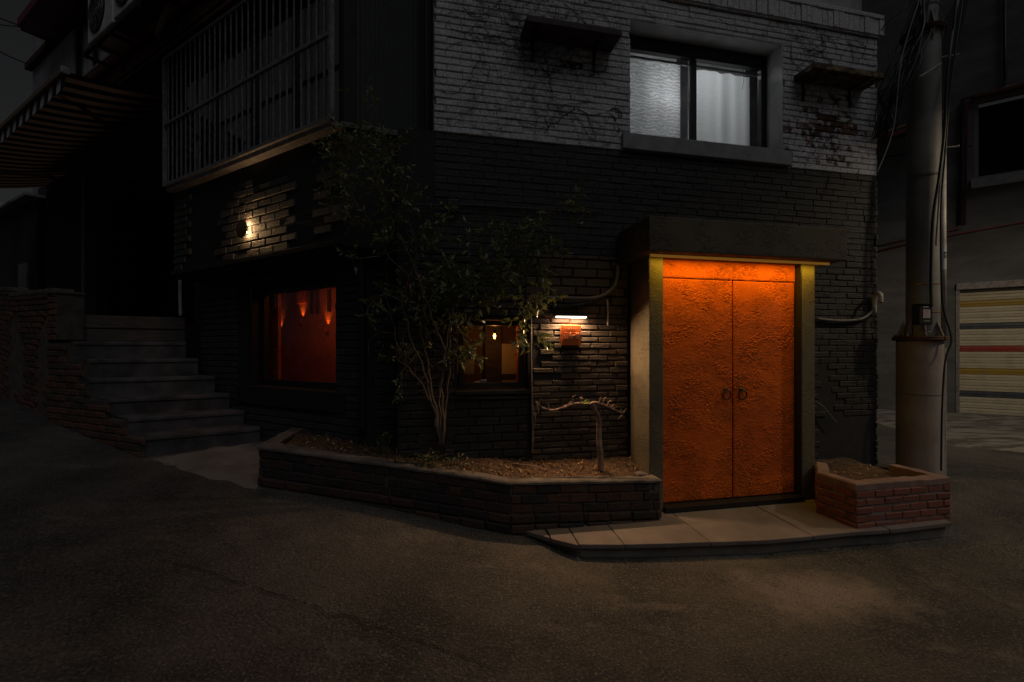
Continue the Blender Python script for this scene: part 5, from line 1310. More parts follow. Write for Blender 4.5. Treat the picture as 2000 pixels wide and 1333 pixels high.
ra = [(*AS(1062,262),PI/2,42,0.006),(*AS(1072,150),2.2,40,0.004),(*AS(1072,150),0.9,30,0.004),(*AS(870,100),0.4,40,0.003),(*AS(860,180),-0.3,30,0.003),(*AS(905,20),-0.6,50,0.003),(*AS(975,0),-1.8,50,0.003),(*AS(1100,10),-0.2,40,0.004),(*AS(1140,0),3.3,60,0.004),(*AS(1000,230),0.3,30,0.003),(*AS(1150,200),3.8,26,0.003),(*AS(1030,170),3.3,36,0.003),(*AS(1210,130),-1.9,24,0.003),(*AS(1190,0),-0.2,30,0.004),(*AS(880,60),0.1,50,0.003),(*AS(1065,210),0.2,26,0.003)]
vine(A, ra, 0.018, 5, (s_at(A,850),-0.06,Z(1.93),Z(3.7)), 'leafless climbing vine spread over the white wall left of the upper window', kids=0.13, rad=0.003)
rb = [(*AS(1700,60),3.5,60,0.004),(*AS(1600,70),-1.7,30,0.005),(*AS(1540,90),-1.0,26,0.004),(*AS(1660,60),-1.7,34,0.003),(*AS(1450,5),-0.4,50,0.004),(*AS(1400,40),-0.2,50,0.003),(*AS(1560,20),-0.3,40,0.004),(*AS(1300,0),-0.2,50,0.003),(*AS(1705,180),-1.5,40,0.003),(*AS(1620,220),-1.5,24,0.003),(*AS(1580,60),0.2,36,0.003),(*AS(1250,15),-0.25,44,0.003),(*AS(1520,45),-2.5,22,0.003)]
vine(A, rb, 0.02, 9, (0.0,2.96,Z(1.95),Z(3.62)), 'dry vine clinging around and above the right hand wall shelf', kids=0.09)
vine(Mf, [(0.05,Z(3.2),-1.2,30,0.004),(0.08,Z(2.9),-0.5,30,0.004),(0.10,Z(3.3),-0.9,26,0.003)], 0.03, 3, (0.0,0.5,Z(2.2),Z(4.5)), 'sparse vine hanging over the grey panel between bay and white wall')
vine(A, [(*A.sz(1232,47,-0.1),-0.06,70,0.004)], -0.09, 4, (0.01,1.73,Z(3.19),Z(3.21)), 'thin vine strand running along the top of the lit window', curl=0.2, kids=0.0)
# hanging tendril in front of right pane
pipe('hanging_tendril', [(1446,104,-0.05),(1450,130,-0.06),(1453,150,-0.06),(1450,174,-0.06)], 0.0022, M['vine'], 'single tendril dangling before the right pane of the upper window', 'vine', A, 0.0, 5)

# ================================================================== SHRUB
def branch_tube(mb, pts, r0, r1, r, wob=0.01):
    P3 = [Vector(p) for p in pts]; out = []
    for i in range(len(P3)-1):
        p0 = P3[max(i-1,0)]; p1 = P3[i]; p2 = P3[i+1]; p3 = P3[min(i+2,len(P3)-1)]; m_ = max(3,int((p2-p1).length/0.04))
        for k in range(m_):
            t_ = k/m_; out.append(0.5*((2*p1)+(p2-p0)*t_+(2*p0-5*p1+4*p2-p3)*t_*t_+(-p0+3*p1-3*p2+p3)*t_**3))
    out.append(P3[-1]); n = len(out)
    out = [p+Vector((mnoise.noise(p*9+Vector((3,0,0))),mnoise.noise(p*9+Vector((0,7,0))),0))*wob for p in out]
    mb.tube(out, [r0+(r1-r0)*i/(n-1) for i in range(n)], 6); return out
r = random.Random(21)
SH_ = thing('shrub', at(860,866,3.9), 'tall loose shrub with many thin stems and small green leaves growing in the planter', 'shrub')
sm = MB(); lf = MB()
def S(px,py,Y): return at(px,py,Y)
stems = [
 [(862,868,3.90),(850,820,3.89),(838,760,3.87),(815,690,3.84),(795,630,3.80),(786,590,3.78),(800,540,3.75),(812,480,3.72),(790,420,3.68)],
 [(862,868,3.90),(848,800,3.92),(822,745,3.92),(800,720,3.90),(780,690,3.88),(760,600,3.80),(740,560,3.78)],
 [(864,866,3.90),(858,810,3.90),(856,770,3.88),(868,700,3.86),(876,640,3.83),(872,580,3.80),(880,520,3.75),(905,470,3.70)],
 [(866,866,3.90),(870,800,3.88),(878,740,3.84),(880,670,3.80),(885,600,3.77),(900,560,3.73),(960,500,3.66),(1020,450,3.60),(1085,405,3.55)],
 [(862,868,3.90),(855,815,3.93),(840,740,3.95),(832,690,3.94),(820,640,3.90),(818,580,3.85),(830,520,3.80)],
 [(864,866,3.90),(866,815,3.86),(862,750,3.80),(872,690,3.74),(850,640,3.70),(836,600,3.66),(800,500,3.60),(760,420,3.55),(745,360,3.50)],
 [(800,540,3.75),(760,500,3.68),(735,450,3.62),(700,400,3.55),(670,350,3.50),(640,300,3.45)],
 [(812,480,3.72),(790,400,3.66),(775,340,3.60),(745,280,3.54),(720,220,3.50)],
 [(790,420,3.68),(740,350,3.60),(700,300,3.52),(650,260,3.46)],
 [(745,500,3.66),(700,505,3.60),(670,500,3.55)],
 [(885,600,3.77),(930,560,3.70),(990,520,3.62),(1030,550,3.58),(1045,585,3.56)],
 [(876,640,3.83),(920,600,3.76),(980,580,3.68),(1020,600,3.62),(1042,632,3.60),(1052,655,3.58)],
 [(880,712,3.82),(905,706,3.76),(925,695,3.70),(950,700,3.66)],
 [(905,470,3.70),(930,440,3.66),(960,430,3.62)],
 [(960,500,3.66),(1010,480,3.60),(1060,470,3.56)],
 [(786,590,3.78),(750,575,3.74),(722,600,3.72),(725,640,3.70)],
 [(815,690,3.84),(790,720,3.80),(785,750,3.78)],
 [(830,520,3.80),(850,460,3.74),(840,410,3.70)],
 [(800,720,3.90),(775,700,3.86),(785,670,3.84)],
]
paths = []
for i, s_ in enumerate(stems):
    big = 0.011 if i < 6 else 0.0055
    paths.append(branch_tube(sm, [S(*p) for p in s_], big, 0.0022 if i<6 else 0.0016, r, 0.02))
def twig(p, d, n, ln, leaves, lsz, lvl=0, dens=1.0):
    pts = [p]; q = p.copy(); dd = d.normalized()
    for k in range(n):
        dd = (dd + rv(r)*0.35 + Vector((0,0,-0.05))).normalized(); q = q+dd*ln; pts.append(q.copy())
        if lvl < 1 and r.random() < 0.45: twig(q, (dd+rv(r)*0.9), n-1, ln*0.8, leaves, lsz, lvl+1, dens)
        if leaves:
            for _ in range(r.choice((1,2,2,3))):
                if r.random() > dens: continue
                a = (dd+rv(r)*0.9+Vector((0,0,-0.15))).normalized()
                c = r.random()**1.5; z_ = lsz*r.uniform(0.8,1.9)
                leaf_face(lf, q+a*0.008, a, rv(r), z_, z_*r.uniform(0.36,0.5), c, r.uniform(0,1.5))
    sm.tube(pts, [0.0018*(1-0.6*i/len(pts)) for i in range(len(pts))], 3)
# leafy zones: (path index, from, to, count, length, leaf size)
zones = [(0,0.66,1.0,14,.045,.034),(3,0.52,1.0,34,.048,.040),(10,0.1,1.0,36,.045,.042),(11,0.1,1.0,28,.042,.042),(12,0.35,1.0,10,.026,.032),(13,0.1,1.0,10,.04,.036),(14,0.2,1.0,16,.04,.038),
         (5,0.62,1.0,12,.045,.032),(6,0.2,1.0,26,.045,.03),(7,0.3,1.0,34,.045,.032),(8,0.1,1.0,34,.045,.031),(9,0.5,1.0,3,.035,.026),(15,0.3,1.0,9,.035,.034),(2,0.68,1.0,24,.045,.038),(4,0.6,1.0,14,.045,.036),(16,0.4,1.0,5,.03,.026),(17,0.3,1,9,.04,.036),(18,0.4,1,5,.03,.026),(1,0.75,1.0,7,.04,.034),(3,0.4,0.6,16,.045,.04),(8,0.6,1.0,16,.05,.028)]
for (pi_, f0, f1, cnt, ln, lz) in zones:
    pt = paths[pi_]; n = len(pt); cnt = max(3, int(cnt*0.66))
    for k in range(cnt):
        i = int((f0+(f1-f0)*r.random())*(n-1)); i = min(i, n-2)
        d = (pt[i+1]-pt[i]).normalized()*0.5 + rv(r)*0.9; d.y *= 0.7
        twig(pt[i], d, r.choice((3,4,5)), ln, True, lz, 0, 0.75)
# bare twigs through the middle
for k in range(70):
    pt = paths[r.choice((0,1,2,4,5,6,7,3))]; i = r.randrange(int(len(pt)*0.35), len(pt)-1)
    twig(pt[i], rv(r)+Vector((0,0,0.3)), r.choice((4,5,6)), 0.05, False, 0, 0)
sm.build('stems', M['bark'], SH_); lf.build('foliage', M['leaf'], SH_, fix=False)
# dry brown leaf bunch caught in the shrub
mb = MB(); 
for k in range(26):
    p = S(815+r.uniform(-14,16), 545+r.uniform(-26,34), 3.68+r.uniform(-0.03,0.03)); leaf_face(mb, p, Vector((r.gauss(0,.3),r.gauss(0,.3),-1)), rv(r), 0.045, 0.012, r.random(), 1.0)
mb.build('dry_leaves', M['litter'], SH_, fix=False)
# ground ivy at the foot
IV = MB(); ivs = MB(); r = random.Random(8)
for k in range(46):
    bx, by = -0.62+r.gauss(0,0.13), 3.82+r.gauss(0,0.045); p = Vector((bx,by,soil_z(bx,by))); q = p+Vector((r.gauss(0,0.05),r.gauss(0,0.03)-0.01,r.uniform(0.03,0.15)))
    ivs.tube([p,(p+q)/2+Vector((0,0,0.01)),q],0.0012,3)
    for j in range(r.choice((4,6,8))):
        f = r.uniform(0.3,1.05); a = rv(r); a.z = abs(a.z)*0.3; leaf_face(IV, p.lerp(q,f)+a*0.01, a, Vector((0,0,1)).cross(a)+rv(r)*0.3, r.uniform(0.018,0.038), r.uniform(0.014,0.026), r.random(), 0.6)
T = thing('leafy_weed', (-0.62,3.82,soil_z(-0.62,3.82)), 'low clump of light green ground leaves at the foot of the shrub', 'plant')
IV.build('leaves', M['ivy'], T, fix=False); ivs.build('stems', M['bark'], T)
IV = MB(); ivs = MB()
for k in range(12):
    bx, by = -1.13+r.gauss(0,0.02), 4.0; p = Vector((bx,by,soil_z(bx,by))); q = p+Vector((r.gauss(0,0.02),0,r.uniform(0.08,0.17))); ivs.tube([p,q],0.0012,3)
    for j in range(4):
        a = rv(r); leaf_face(IV, q+a*0.01, a, rv(r), 0.03, 0.018, r.random(), 0.6)
T = thing('seedling', (-1.13,4.0,soil_z(-1.13,4.0)), 'small upright seedling near the black downpipe', 'plant')
IV.build('leaves', M['ivy'], T, fix=False); ivs.build('stems', M['bark'], T)

# dead pruned little tree
r = random.Random(14)
DT = thing('pruned_vine_tree', at(1174,914,4.05), 'small bare pruned tree with a bent trunk and sideways branches before the split brick wall', 'tree')
tm = MB(); bmh = MB()
branch_tube(tm, [at(1174,918,4.05),at(1172,880,4.05),at(1170,840,4.05),at(1170,818,4.05),at(1162,800,4.04),at(1155,786,4.03)], 0.029, 0.021, r, 0.012)
branch_tube(tm, [at(1176,918,4.06),at(1175,880,4.07),at(1173,842,4.06)], 0.014, 0.010, r, 0.01)
br1 = branch_tube(bmh, [at(1158,790,4.03),at(1140,788,4.02),at(1118,790,4.0),at(1100,796,3.98),at(1080,802,3.97),at(1060,796,3.96),at(1052,790,3.96)], 0.015, 0.006, r, 0.02)
br2 = branch_tube(bmh, [at(1156,786,4.03),at(1170,788,4.03),at(1190,796,4.03),at(1208,804,4.03),at(1220,808,4.03)], 0.013, 0.005, r, 0.02)
for brp in (br1, br2, br1):
    for k in range(11):
        p = r.choice(brp[2:]); q = p+Vector((r.gauss(0,0.02),r.gauss(0,0.01),r.gauss(0.02,0.03))); q2 = q+Vector((r.gauss(0,0.02),0,r.gauss(0.008,0.015)))
        bmh.tube([p,q,q2],[0.005,0.0042,0.0025],5)
tm.build('trunk', M['deadwood'], DT); bmh.build('branches', M['deadwood'], DT)
mb = MB()
for k in range(9): a = rv(r); leaf_face(mb, at(1146,788,4.01)+a*0.008, a, rv(r), 0.034, 0.017, r.random(), 0.5)
mb.build('sprout', leafmat('fresh_sprout',(0.16,0.32,0.03),(0.22,0.42,0.05)), DT, fix=False)
vb = MB(); branch_tube(vb, [at(1040,885,4.12),at(1041,840,4.1),at(1045,815,4.08),at(1040,790,4.06)], 0.007, 0.003, r, 0.02); branch_tube(vb, [at(1043,812,4.08),at(1052,805,4.05),at(1046,785,4.05)], 0.005, 0.002, r, 0.01)
tag(vb.build('dead_vine_stem', M['deadwood'], None, loc=at(1040,885,4.12)), 'crooked dead stem standing beside the thin rain pipe', 'branch')
for (p0,p1,rd_,lb) in (((1000,882,4.02),(1070,890,4.0),0.006,'fallen bare twig lying on the soil near the rain pipe'),((905,880,3.95),(985,893,3.9),0.004,'long thin fallen twig on the soil right of the shrub')):
    mb = MB(); a_, b__ = at(*p0), at(*p1); a_.z = soil_z(a_.x,a_.y)+0.012; b__.z = soil_z(b__.x,b__.y)+0.012; branch_tube(mb, [a_, a_.lerp(b__,0.5)+Vector((0,0.02,0.015)), b__], rd_, rd_*0.5, r, 0.03); tag(mb.build('twig', M['deadwood'], None, loc=a_), lb, 'twig')

# ================================================================== UTILITY POLE
PX, PYp = 4.47, 5.0
gzp = gz(PX,PYp)
UP_ = thing('utility_pole', (PX,PYp,gzp), 'thick steel jacketed utility pole with flanges, cables and meter box at the building corner', 'utility pole')
M['pole_base'] = mat('pinkish_concrete_jacket', (0.34,0.29,0.28), (0.24,0.20,0.195), 3, 0.75, bs=70, bd=0.002)
zfl = at(1800,665,PYp).z
def cyl(mb, rr0, rr1, z0, z1, n=40, ox=0.0): mb.lathe(Vector((PX+ox,PYp,z0)), [(rr0,0),(rr1,z1-z0)], n)
mb = MB(); cyl(mb, 0.202, 0.199, gzp-0.2, zfl); mb.build('jacket', M['pole_base'], UP_, True)
mb = MB(); z1 = at(1800,770,PYp).z; mb.lathe(Vector((PX,PYp,z1)), [(0.199,0),(0.203,0.004),(0.199,0.008)], 40); mb.lathe(Vector((PX,PYp,gzp-0.02)), [(0.212,0),(0.212,0.05),(0.204,0.055)], 40); mb.build('jacket_band', M['dark_mortar'], UP_, True)
mb = MB(); mb.lathe(Vector((PX,PYp,zfl)), [(0.12,-0.002),(0.232,-0.002),(0.235,0.008),(0.232,0.018),(0.232,0.022),(0.235,0.030),(0.230,0.042),(0.12,0.042)], 44); mb.build('flange', M['rust'], UP_)
for k in range(8):
    mb = MB(); an = 2*PI*k/8+0.25; d = Vector((math.cos(an),math.sin(an),0)); t_ = Vector((-d.y,d.x,0))*0.006; c_ = Vector((PX,PYp,zfl+0.042))
    c_ = c_+Vector((0.02,0,0)); p = [c_+d*0.145, c_+d*0.215, c_+d*0.15+Vector((0,0,0.17))]
    mb.faces([q-t_ for q in p]+[q+t_ for q in p], [(0,1,2),(3,5,4),(0,3,4,1),(1,4,5,2),(2,5,3,0)])
    mb.build('gusset', M['pole_base'], UP_)
mb = MB()
for k in range(12):
    an = 2*PI*k/12; mb.lathe(Vector((PX+0.205*math.cos(an),PYp+0.205*math.sin(an),zfl+0.03)), [(0.001,0.028),(0.013,0.028),(0.013,0)], 6)
mb.build('bolt', M['black_metal'], UP_)
zf2 = at(1812,72,PYp).z
mb = MB(); cyl(mb, 0.150, 0.145, zfl+0.03, zf2, ox=0.045); shaft = mb.build('shaft', M['steel'], UP_, True)
mb = MB(); mb.lathe(Vector((PX+0.04,PYp,zf2)), [(0.10,-0.002),(0.192,-0.002),(0.194,0.01),(0.188,0.012),(0.188,0.024),(0.194,0.026),(0.194,0.04),(0.10,0.04)], 44); mb.build('flange', M['rust'], UP_)
for k in range(8):
    an = 2*PI*k/8+0.6; d = Vector((math.cos(an),math.sin(an),0)); t_ = Vector((-d.y,d.x,0))*0.006
    for sg in (1,-1):
        mb = MB(); c_ = Vector((PX+0.03,PYp,zf2+(0.04 if sg>0 else -0.002))); c_ = c_+Vector((0.01,0,0)); p = [c_+d*0.13, c_+d*0.18, c_+d*0.135+Vector((0,0,0.18*sg))]
        mb.faces([q-t_ for q in p]+[q+t_ for q in p], [(0,1,2),(3,5,4),(0,3,4,1),(1,4,5,2),(2,5,3,0)])
        mb.build('gusset', M['steel'], UP_)
mb = MB(); cyl(mb, 0.128, 0.112, zf2+0.03, zf2+4.0, ox=0.045); mb.build('upper_shaft', M['steel'], UP_, True)
for pyb in (20, 348):
    mb = MB(); zb = at(1815,pyb,PYp).z; rr_ = 0.152 if pyb > 100 else 0.132; ox = 0.045
    for k in range(26):
        an = PI+PI*k/26; a0_ = Vector((PX+ox+rr_*math.cos(an),PYp+rr_*math.sin(an),zb)); 
        pts = [a0_+Vector((0.012*math.cos(q*PI/3)*-math.sin(an),0.012*math.cos(q*PI/3)*math.cos(an),0.012*math.sin(q*PI/3))) for q in range(7)]; mb.tube(pts,0.003,4,caps=False)
    mb.build('chain_band', M['bar'], UP_)
for pyb in (559, 613):
    mb = MB(); zb = at(1800,pyb,PYp).z; mb.lathe(Vector((PX+0.045,PYp,zb)), [(0.149,0),(0.1525,0.002),(0.1525,0.012),(0.149,0.014)], 40); mb.build('strap', mat('brass_strap',(0.45,0.28,0.12),rough=0.4,metal=0.6), UP_)
# step bolts
for (px, py, sx_) in ((1858,115,1),(1858,292,1),(1800,150,-1),(1768,398,-1)):
    p = at(px-40 if sx_>0 else px, py, PYp-0.05); q = p + Vector((0.24 if sx_>0 else -0.02, -0.05, 0.01))
    if (px,py)==(1800,150): p = at(1838,124,4.84); q = at(1797,150,4.62)
    if sx_ < 0 and py > 300: continue
    mb = MB(); mb.tube([p,q], 0.0075, 8); mb.lathe(q, [(0.001,0.0),(0.013,0.002),(0.013,0.012),(0.001,0.014)], 10, axis=(q-p)); mb.build('step_bolt', M['white_pipe'], UP_)
# white marker strip and cable cover on right side
cv = MB(); xr = PX+0.150; yf = PYp-0.115
cv.tube([Vector((xr+0.02,yf,at(0,930,yf).z)), Vector((xr+0.02,yf,at(0,680,yf).z))], 0.012, 8)
cv.build('cable_cover', M['white_pipe'], UP_)
cv = MB(); zt_, zb_ = at(0,300,yf).z, at(0,655,yf).z; cv.lathe(Vector((xr-0.012,yf,zb_)), [(0.001,0),(0.036,0),(0.036,zt_-zb_),(0.001,zt_-zb_)], 20); cv.build('cable_duct', M['white_pipe'], UP_, True)
# plate with pole number
pz0, pz1 = at(0,528,yf).z, at(0,480,yf).z
def curved_plate(z0, z1, half, rr, name, mt, parent, ctr=None, ang=-1.35):
    mb = MB(); n = 8; c_ = ctr or Vector((xr-0.012,yf,0))
    for k in range(n):
        a0_, a1_ = ang-half+2*half*k/n, ang-half+2*half*(k+1)/n
        mb.face([Vector((c_.x+rr*math.cos(a0_),c_.y+rr*math.sin(a0_),z0)),Vector((c_.x+rr*math.cos(a1_),c_.y+rr*math.sin(a1_),z0)),Vector((c_.x+rr*math.cos(a1_),c_.y+rr*math.sin(a1_),z1)),Vector((c_.x+rr*math.cos(a0_),c_.y+rr*math.sin(a0_),z1))])
    return mb.build(name, mt, parent, fix=False)
pl_ = curved_plate(pz0, pz1, 0.95, 0.0375, 'number_plate', mat('pale_plate',(0.5,0.52,0.55),rough=0.5), UP_)
def text(body, size, loc, rot, mt, parent, name='number'):
    cu = bpy.data.curves.new(name,'FONT'); cu.body = body; cu.size = size; cu.extrude = 0.0006; cu.align_x = 'CENTER'; cu.space_line = 0.85
    o = bpy.data.objects.new(name, cu); COL.objects.link(o); cu.materials.append(mt); o.location = loc; o.rotation_euler = rot
    bpy.context.view_layer.update(); me = bpy.data.meshes.new_from_object(o); me.transform(o.matrix_world); bpy.data.objects.remove(o); o = bpy.data.objects.new(name, me); COL.objects.link(o)
    if parent is not None: o.parent = parent; o.matrix_parent_inverse = Matrix.Translation(-abs_loc(parent))
    return o
text('44\n07', 0.048, (xr-0.012+0.006,yf-0.0385,(pz0+pz1)/2+0.03), (PI/2,0,0.2), M['frame_black'], pl_)
# meter box
mbx = at(1809,615,4.76); MBX = thing('meter_box', mbx, 'small black meter box with a white label strapped to the pole', 'box')
bfr = Fr((mbx.x,mbx.y),(1,0.12))
mb = MB(); mb.fbox(bfr, -0.075, 0.075, mbx.z-0.105, mbx.z+0.105, -0.09, 0.0, ch=0.008); mb.fbox(bfr, -0.08, 0.08, mbx.z+0.106, mbx.z+0.114, -0.09, 0.012); mb.build('case', M['frame_black'], MBX)
mb = MB(); mb.fbox(bfr, -0.038, 0.045, mbx.z-0.035, mbx.z+0.055, 0.0008, 0.003); lb_ = mb.build('label_plate', mat('faded_label',(0.42,0.36,0.38),(0.34,0.28,0.30),30,0.6), MBX)
mb = MB()
for i in range(5): mb.fbox(bfr, -0.03, 0.035-0.01*(i%2), mbx.z+0.042-i*0.016, mbx.z+0.045-i*0.016, 0.0032, 0.0038)
mb.build('printed_lines', M['redpipe'], lb_)
mb = MB(); mb.fbox(bfr, -0.038, 0.045, mbx.z+0.072, mbx.z+0.088, 0.0008, 0.003); mb.fbox(bfr, -0.032, 0.04, mbx.z-0.072, mbx.z-0.06, 0.0008, 0.003); mb.build('slot', M['bar'], MBX)
mb = MB(); c_ = mbx+Vector((0.01,-0.02,-0.105)); mb.tube([c_+Vector((0.07*math.cos(PI+PI*k/14),0,0.08*math.sin(PI+PI*k/14))) for k in range(15)], 0.004, 6); mb.build('cable_loop', M['cable'], MBX)

def cable(pts, rad, mt, name, label, cat='cable', n=6, sag=0.0, group=None):
    P3 = [Vector(p) for p in pts]; out = []
    for i in range(len(P3)-1):
        p0 = P3[max(i-1,0)]; p1 = P3[i]; p2 = P3[i+1]; p3 = P3[min(i+2,len(P3)-1)]
        for k in range(8):
            t_ = k/8; out.append(0.5*((2*p1)+(p2-p0)*t_+(2*p0-5*p1+4*p2-p3)*t_*t_+(-p0+3*p1-3*p2+p3)*t_**3) - Vector((0,0,sag*4*t_*(1-t_))))
    out.append(P3[-1]); mb = MB(); mb.tube(out, rad, n); return tag(mb.build(name, mt, None, True, loc=out[0]), label, cat, group)
cable([at(1868,0,4.9),at(1862,60,4.85),at(1850,150,4.8),at(1845,250,4.78),at(1835,340,4.77),at(1822,430,4.77),at(1818,540,4.77),at(1819,600,4.76)], 0.014, M['cable'], 'pole_cable', 'thick black cable running down the right front of the pole')
cable([at(1880,0,4.95),at(1866,100,4.85),at(1853,200,4.8),at(1846,300,4.78),at(1838,400,4.78),at(1838,520,4.78),at(1842,600,4.8),at(1858,662,4.75),at(1846,705,4.74),at(1840,800,4.73),at(1838,920,4.73)], 0.009, M['cable'], 'pole_cable', 'black cable bulging around the lower flange down to the ground')
cable([at(1872,0,4.93),at(1858,80,4.83),at(1848,190,4.79),at(1840,300,4.78),at(1832,420,4.78),at(1828,480,4.78)], 0.008, M['grey_cable'], 'pole_cable', 'pale grey cable on the upper right of the pole')
cable([at(1795,0,4.9),at(1760,120,4.8),at(1745,250,4.75),at(1712,340,4.72)], 0.006, M['grey_cable'], 'guy_wire', 'single pale wire slanting down left of the pole')
# messy bundle left of pole
r = random.Random(77); bun = MB()
ctr = [at(1812,-40,4.95),at(1790,60,4.9),at(1765,130,4.88),at(1745,200,4.86),at(1722,260,4.95),at(1700,310,5.6)]
for k in range(17):
    o1 = Vector((r.gauss(0,0.05),r.gauss(0,0.05),r.gauss(0,0.05))); pts = [c_+Vector((r.gauss(0,.035),r.gauss(0,.04),r.gauss(0,.05)))+o1*0.6 for c_ in ctr]
    out = []
    for i in range(len(pts)-1):
        p0 = pts[max(i-1,0)]; p1 = pts[i]; p2 = pts[i+1]; p3 = pts[min(i+2,len(pts)-1)]
        for j in range(7): t_ = j/7; out.append(0.5*((2*p1)+(p2-p0)*t_+(2*p0-5*p1+4*p2-p3)*t_*t_+(-p0+3*p1-3*p2+p3)*t_**3))
    bun.tube(out, r.uniform(0.004,0.011), 5)
for k in range(26):
    c_ = ctr[r.choice((1,2,3))].lerp(ctr[r.choice((2,3))], r.random()); R_ = r.uniform(0.03,0.09); a = rv(r); b__ = a.cross(rv(r)).normalized()
    bun.tube([c_+(a*math.cos(2*PI*i/12)+b__*math.sin(2*PI*i/12))*R_ for i in range(11)], 0.004, 4)
tag(bun.build('cable_bundle', M['cable'], None, loc=at(1790,60,4.9)), 'tangled bundle of black overhead cables left of the pole top', 'cables')
wires = [((1700,150,5.2),(1795,0,4.9),(1720,60,5.0)),((1700,215,5.4),(1800,-30,4.9),(1745,110,5.0)),((1735,-20,7),(1745,90,6.4),(1738,170,6)),((1705,120,6),(1780,-30,6),(1745,50,6))]
for i,(a_,b__,m_) in enumerate(wires):
    cable([at(*a_),at(*m_),at(*b__)], 0.005, M['cable'], 'overhead_wire', ['lowest thin wire crossing the sky gap beside the parapet','second thin wire fanning from the bundle to the parapet','nearly vertical thin wire hanging in the sky gap','thin wire highest in the sky gap between parapet and pole'][i], 'wire')
for i,(a_,b__) in enumerate((((-40,20,9),(130,75,9)),((-40,40,10),(60,52,11)),((-40,80,9),(75,132,11)))):
    m_ = at(*a_).lerp(at(*b__),0.5)-Vector((0,0,0.05)); cable([at(*a_),m_,at(*b__)], 0.012, M['cable'], 'overhead_wire', ['upper overhead wire reaching the purple eave at far left','short middle overhead wire at far left','lowest overhead wire reaching the house corner at far left'][i], 'wire')

# ================================================================== RIGHT HOUSE WITH GARAGE
gh = thing('garage_house', (8.4,8.5,0.4), 'grey rendered house with a striped roller garage door at the right edge', 'building')
M['right_wall'] = mat('dim_grey_render', (0.17,0.17,0.175), (0.11,0.11,0.115), 1.6, 0.9, stretch=(1,1,2.5), bs=25, bd=0.008)
ga0 = s_at(GR,1874)
gz0_, gz1_ = GR.sz(1876,808)[1], GR.sz(1876,567)[1]
wna, wnz1 = GR.sz(1903,196); wnz0 = GR.sz(1905,352)[1]
GW = (ga0, ga0+2.6, gz0_-0.3, gz1_); WN = (wna, wna+1.4, wnz0, wnz1)
mb = MB(); wallgrid(mb, GR, -1.6, 4.5, Z(-2), Z(9.5), [GW, WN], 0, -0.25); mb.build('front_wall', M['right_wall'], gh)
mb = MB(); mb.fbox(GR, -1.6, -1.4, Z(-2), Z(3.5), -6, -0.26); mb.build('side_wall', M['right_wall'], gh)
# roller door: corrugated slats with painted stripes
m, t, b = nt('cream_slat_paint')
a = N(t, 'ShaderNodeAttribute', attribute_name='rnd'); cr_ = t.nodes.new('ShaderNodeValToRGB'); cr_.color_ramp.interpolation = 'CONSTANT'
els = cr_.color_ramp.elements; els[0].position = 0; els[0].color = (0.58,0.53,0.42,1)
els[1].position = 0.25; els[1].color = (0.42,0.27,0.03,1)
e_ = els.new(0.5); e_.color = (0.05,0.065,0.10,1); e_ = els.new(0.75); e_.color = (0.35,0.03,0.03,1)
t.links.new(a.outputs['Fac'], cr_.inputs[0])
t.links.new(mixc(t, ramp(t, noise(t,5,5,0.7),0.45,0.7,0,0.4), cr_.outputs[0], (0.25,0.22,0.17)), b.inputs['Base Color']); b.inputs['Roughness'].default_value = 0.45
M['slat'] = m
gd = MB(); H = gz1_-gz0_; rows = 22; hh = H/rows
stripe = {}
for frac, c in ((0.885,0.3),(0.72,0.6),(0.535,0.9),(0.36,0.3),(0.175,0.6)): stripe[int(frac*rows)] = c
for k in range(rows):
    z0 = gz0_+k*hh; c = stripe.get(k, 0.1)
    pr_ = [(0,0.0),(0.10,0.018),(0.45,0.02),(0.5,0.010),(0.56,0.02),(0.9,0.018),(1.0,0.0)]
    for j in range(len(pr_)-1):
        (f0,d0),(f1,d1_p) = pr_[j], pr_[j+1]
        gd.face([GR.P(ga0+0.01,z0+hh*f0,-0.10+d0),GR.P(ga0+2.59,z0+hh*f0,-0.10+d0),GR.P(ga0+2.59,z0+hh*f1,-0.10+d1_p),GR.P(ga0+0.01,z0+hh*f1,-0.10+d1_p)], c)
gdo = gd.build('roller_door', M['slat'], gh, fix=False)
mb = MB(); mb.fbox(GR, ga0+0.01, ga0+2.59, gz0_-0.02, gz0_, -0.12, -0.06, ch=0.004); mb.fbox(GR, ga0-0.05, ga0, gz0_-0.02, gz1_, -0.1, 0.015); mb.fbox(GR, ga0-0.05, ga0+2.6, gz1_+0.002, gz1_+0.12, -0.1, 0.05, ch=0.006); mb.build('door_rail', M['bar'], gdo)
wo = window_frame(GR, WN, -0.12, -0.03, 0.06, 'window', gh, mat('brownish_frame',(0.20,0.18,0.19),rough=0.5), mull=((wna+0.68,wna+0.73),))
g = MB(); g.face([GR.P(WN[0],WN[2],-0.08),GR.P(WN[1],WN[2],-0.08),GR.P(WN[1],WN[3],-0.08),GR.P(WN[0],WN[3],-0.08)]); g.build('pane', M['glass'], wo, fix=False)
mb = MB(); mb.fbox(GR, WN[0]-0.1, WN[1]+0.1, WN[2]-0.1, WN[3]+0.1, -0.9, -0.7); mb.build('dark_room', M['interior_dark'], wo)
mb = MB(); mb.fbox(GR, WN[0]-0.06, WN[1]+0.1, WN[2]-0.17, WN[2]-0.003, 0.0, 0.09, ch=0.01); mb.build('sill', M['sill'], wo)
mb = MB(); mb.fbox(GR, WN[0]-0.03, WN[1]+0.1, WN[3]+0.005, WN[3]+0.07, 0.0, 0.10, ch=0.01); mb.build('hood', M['rust'], wo)
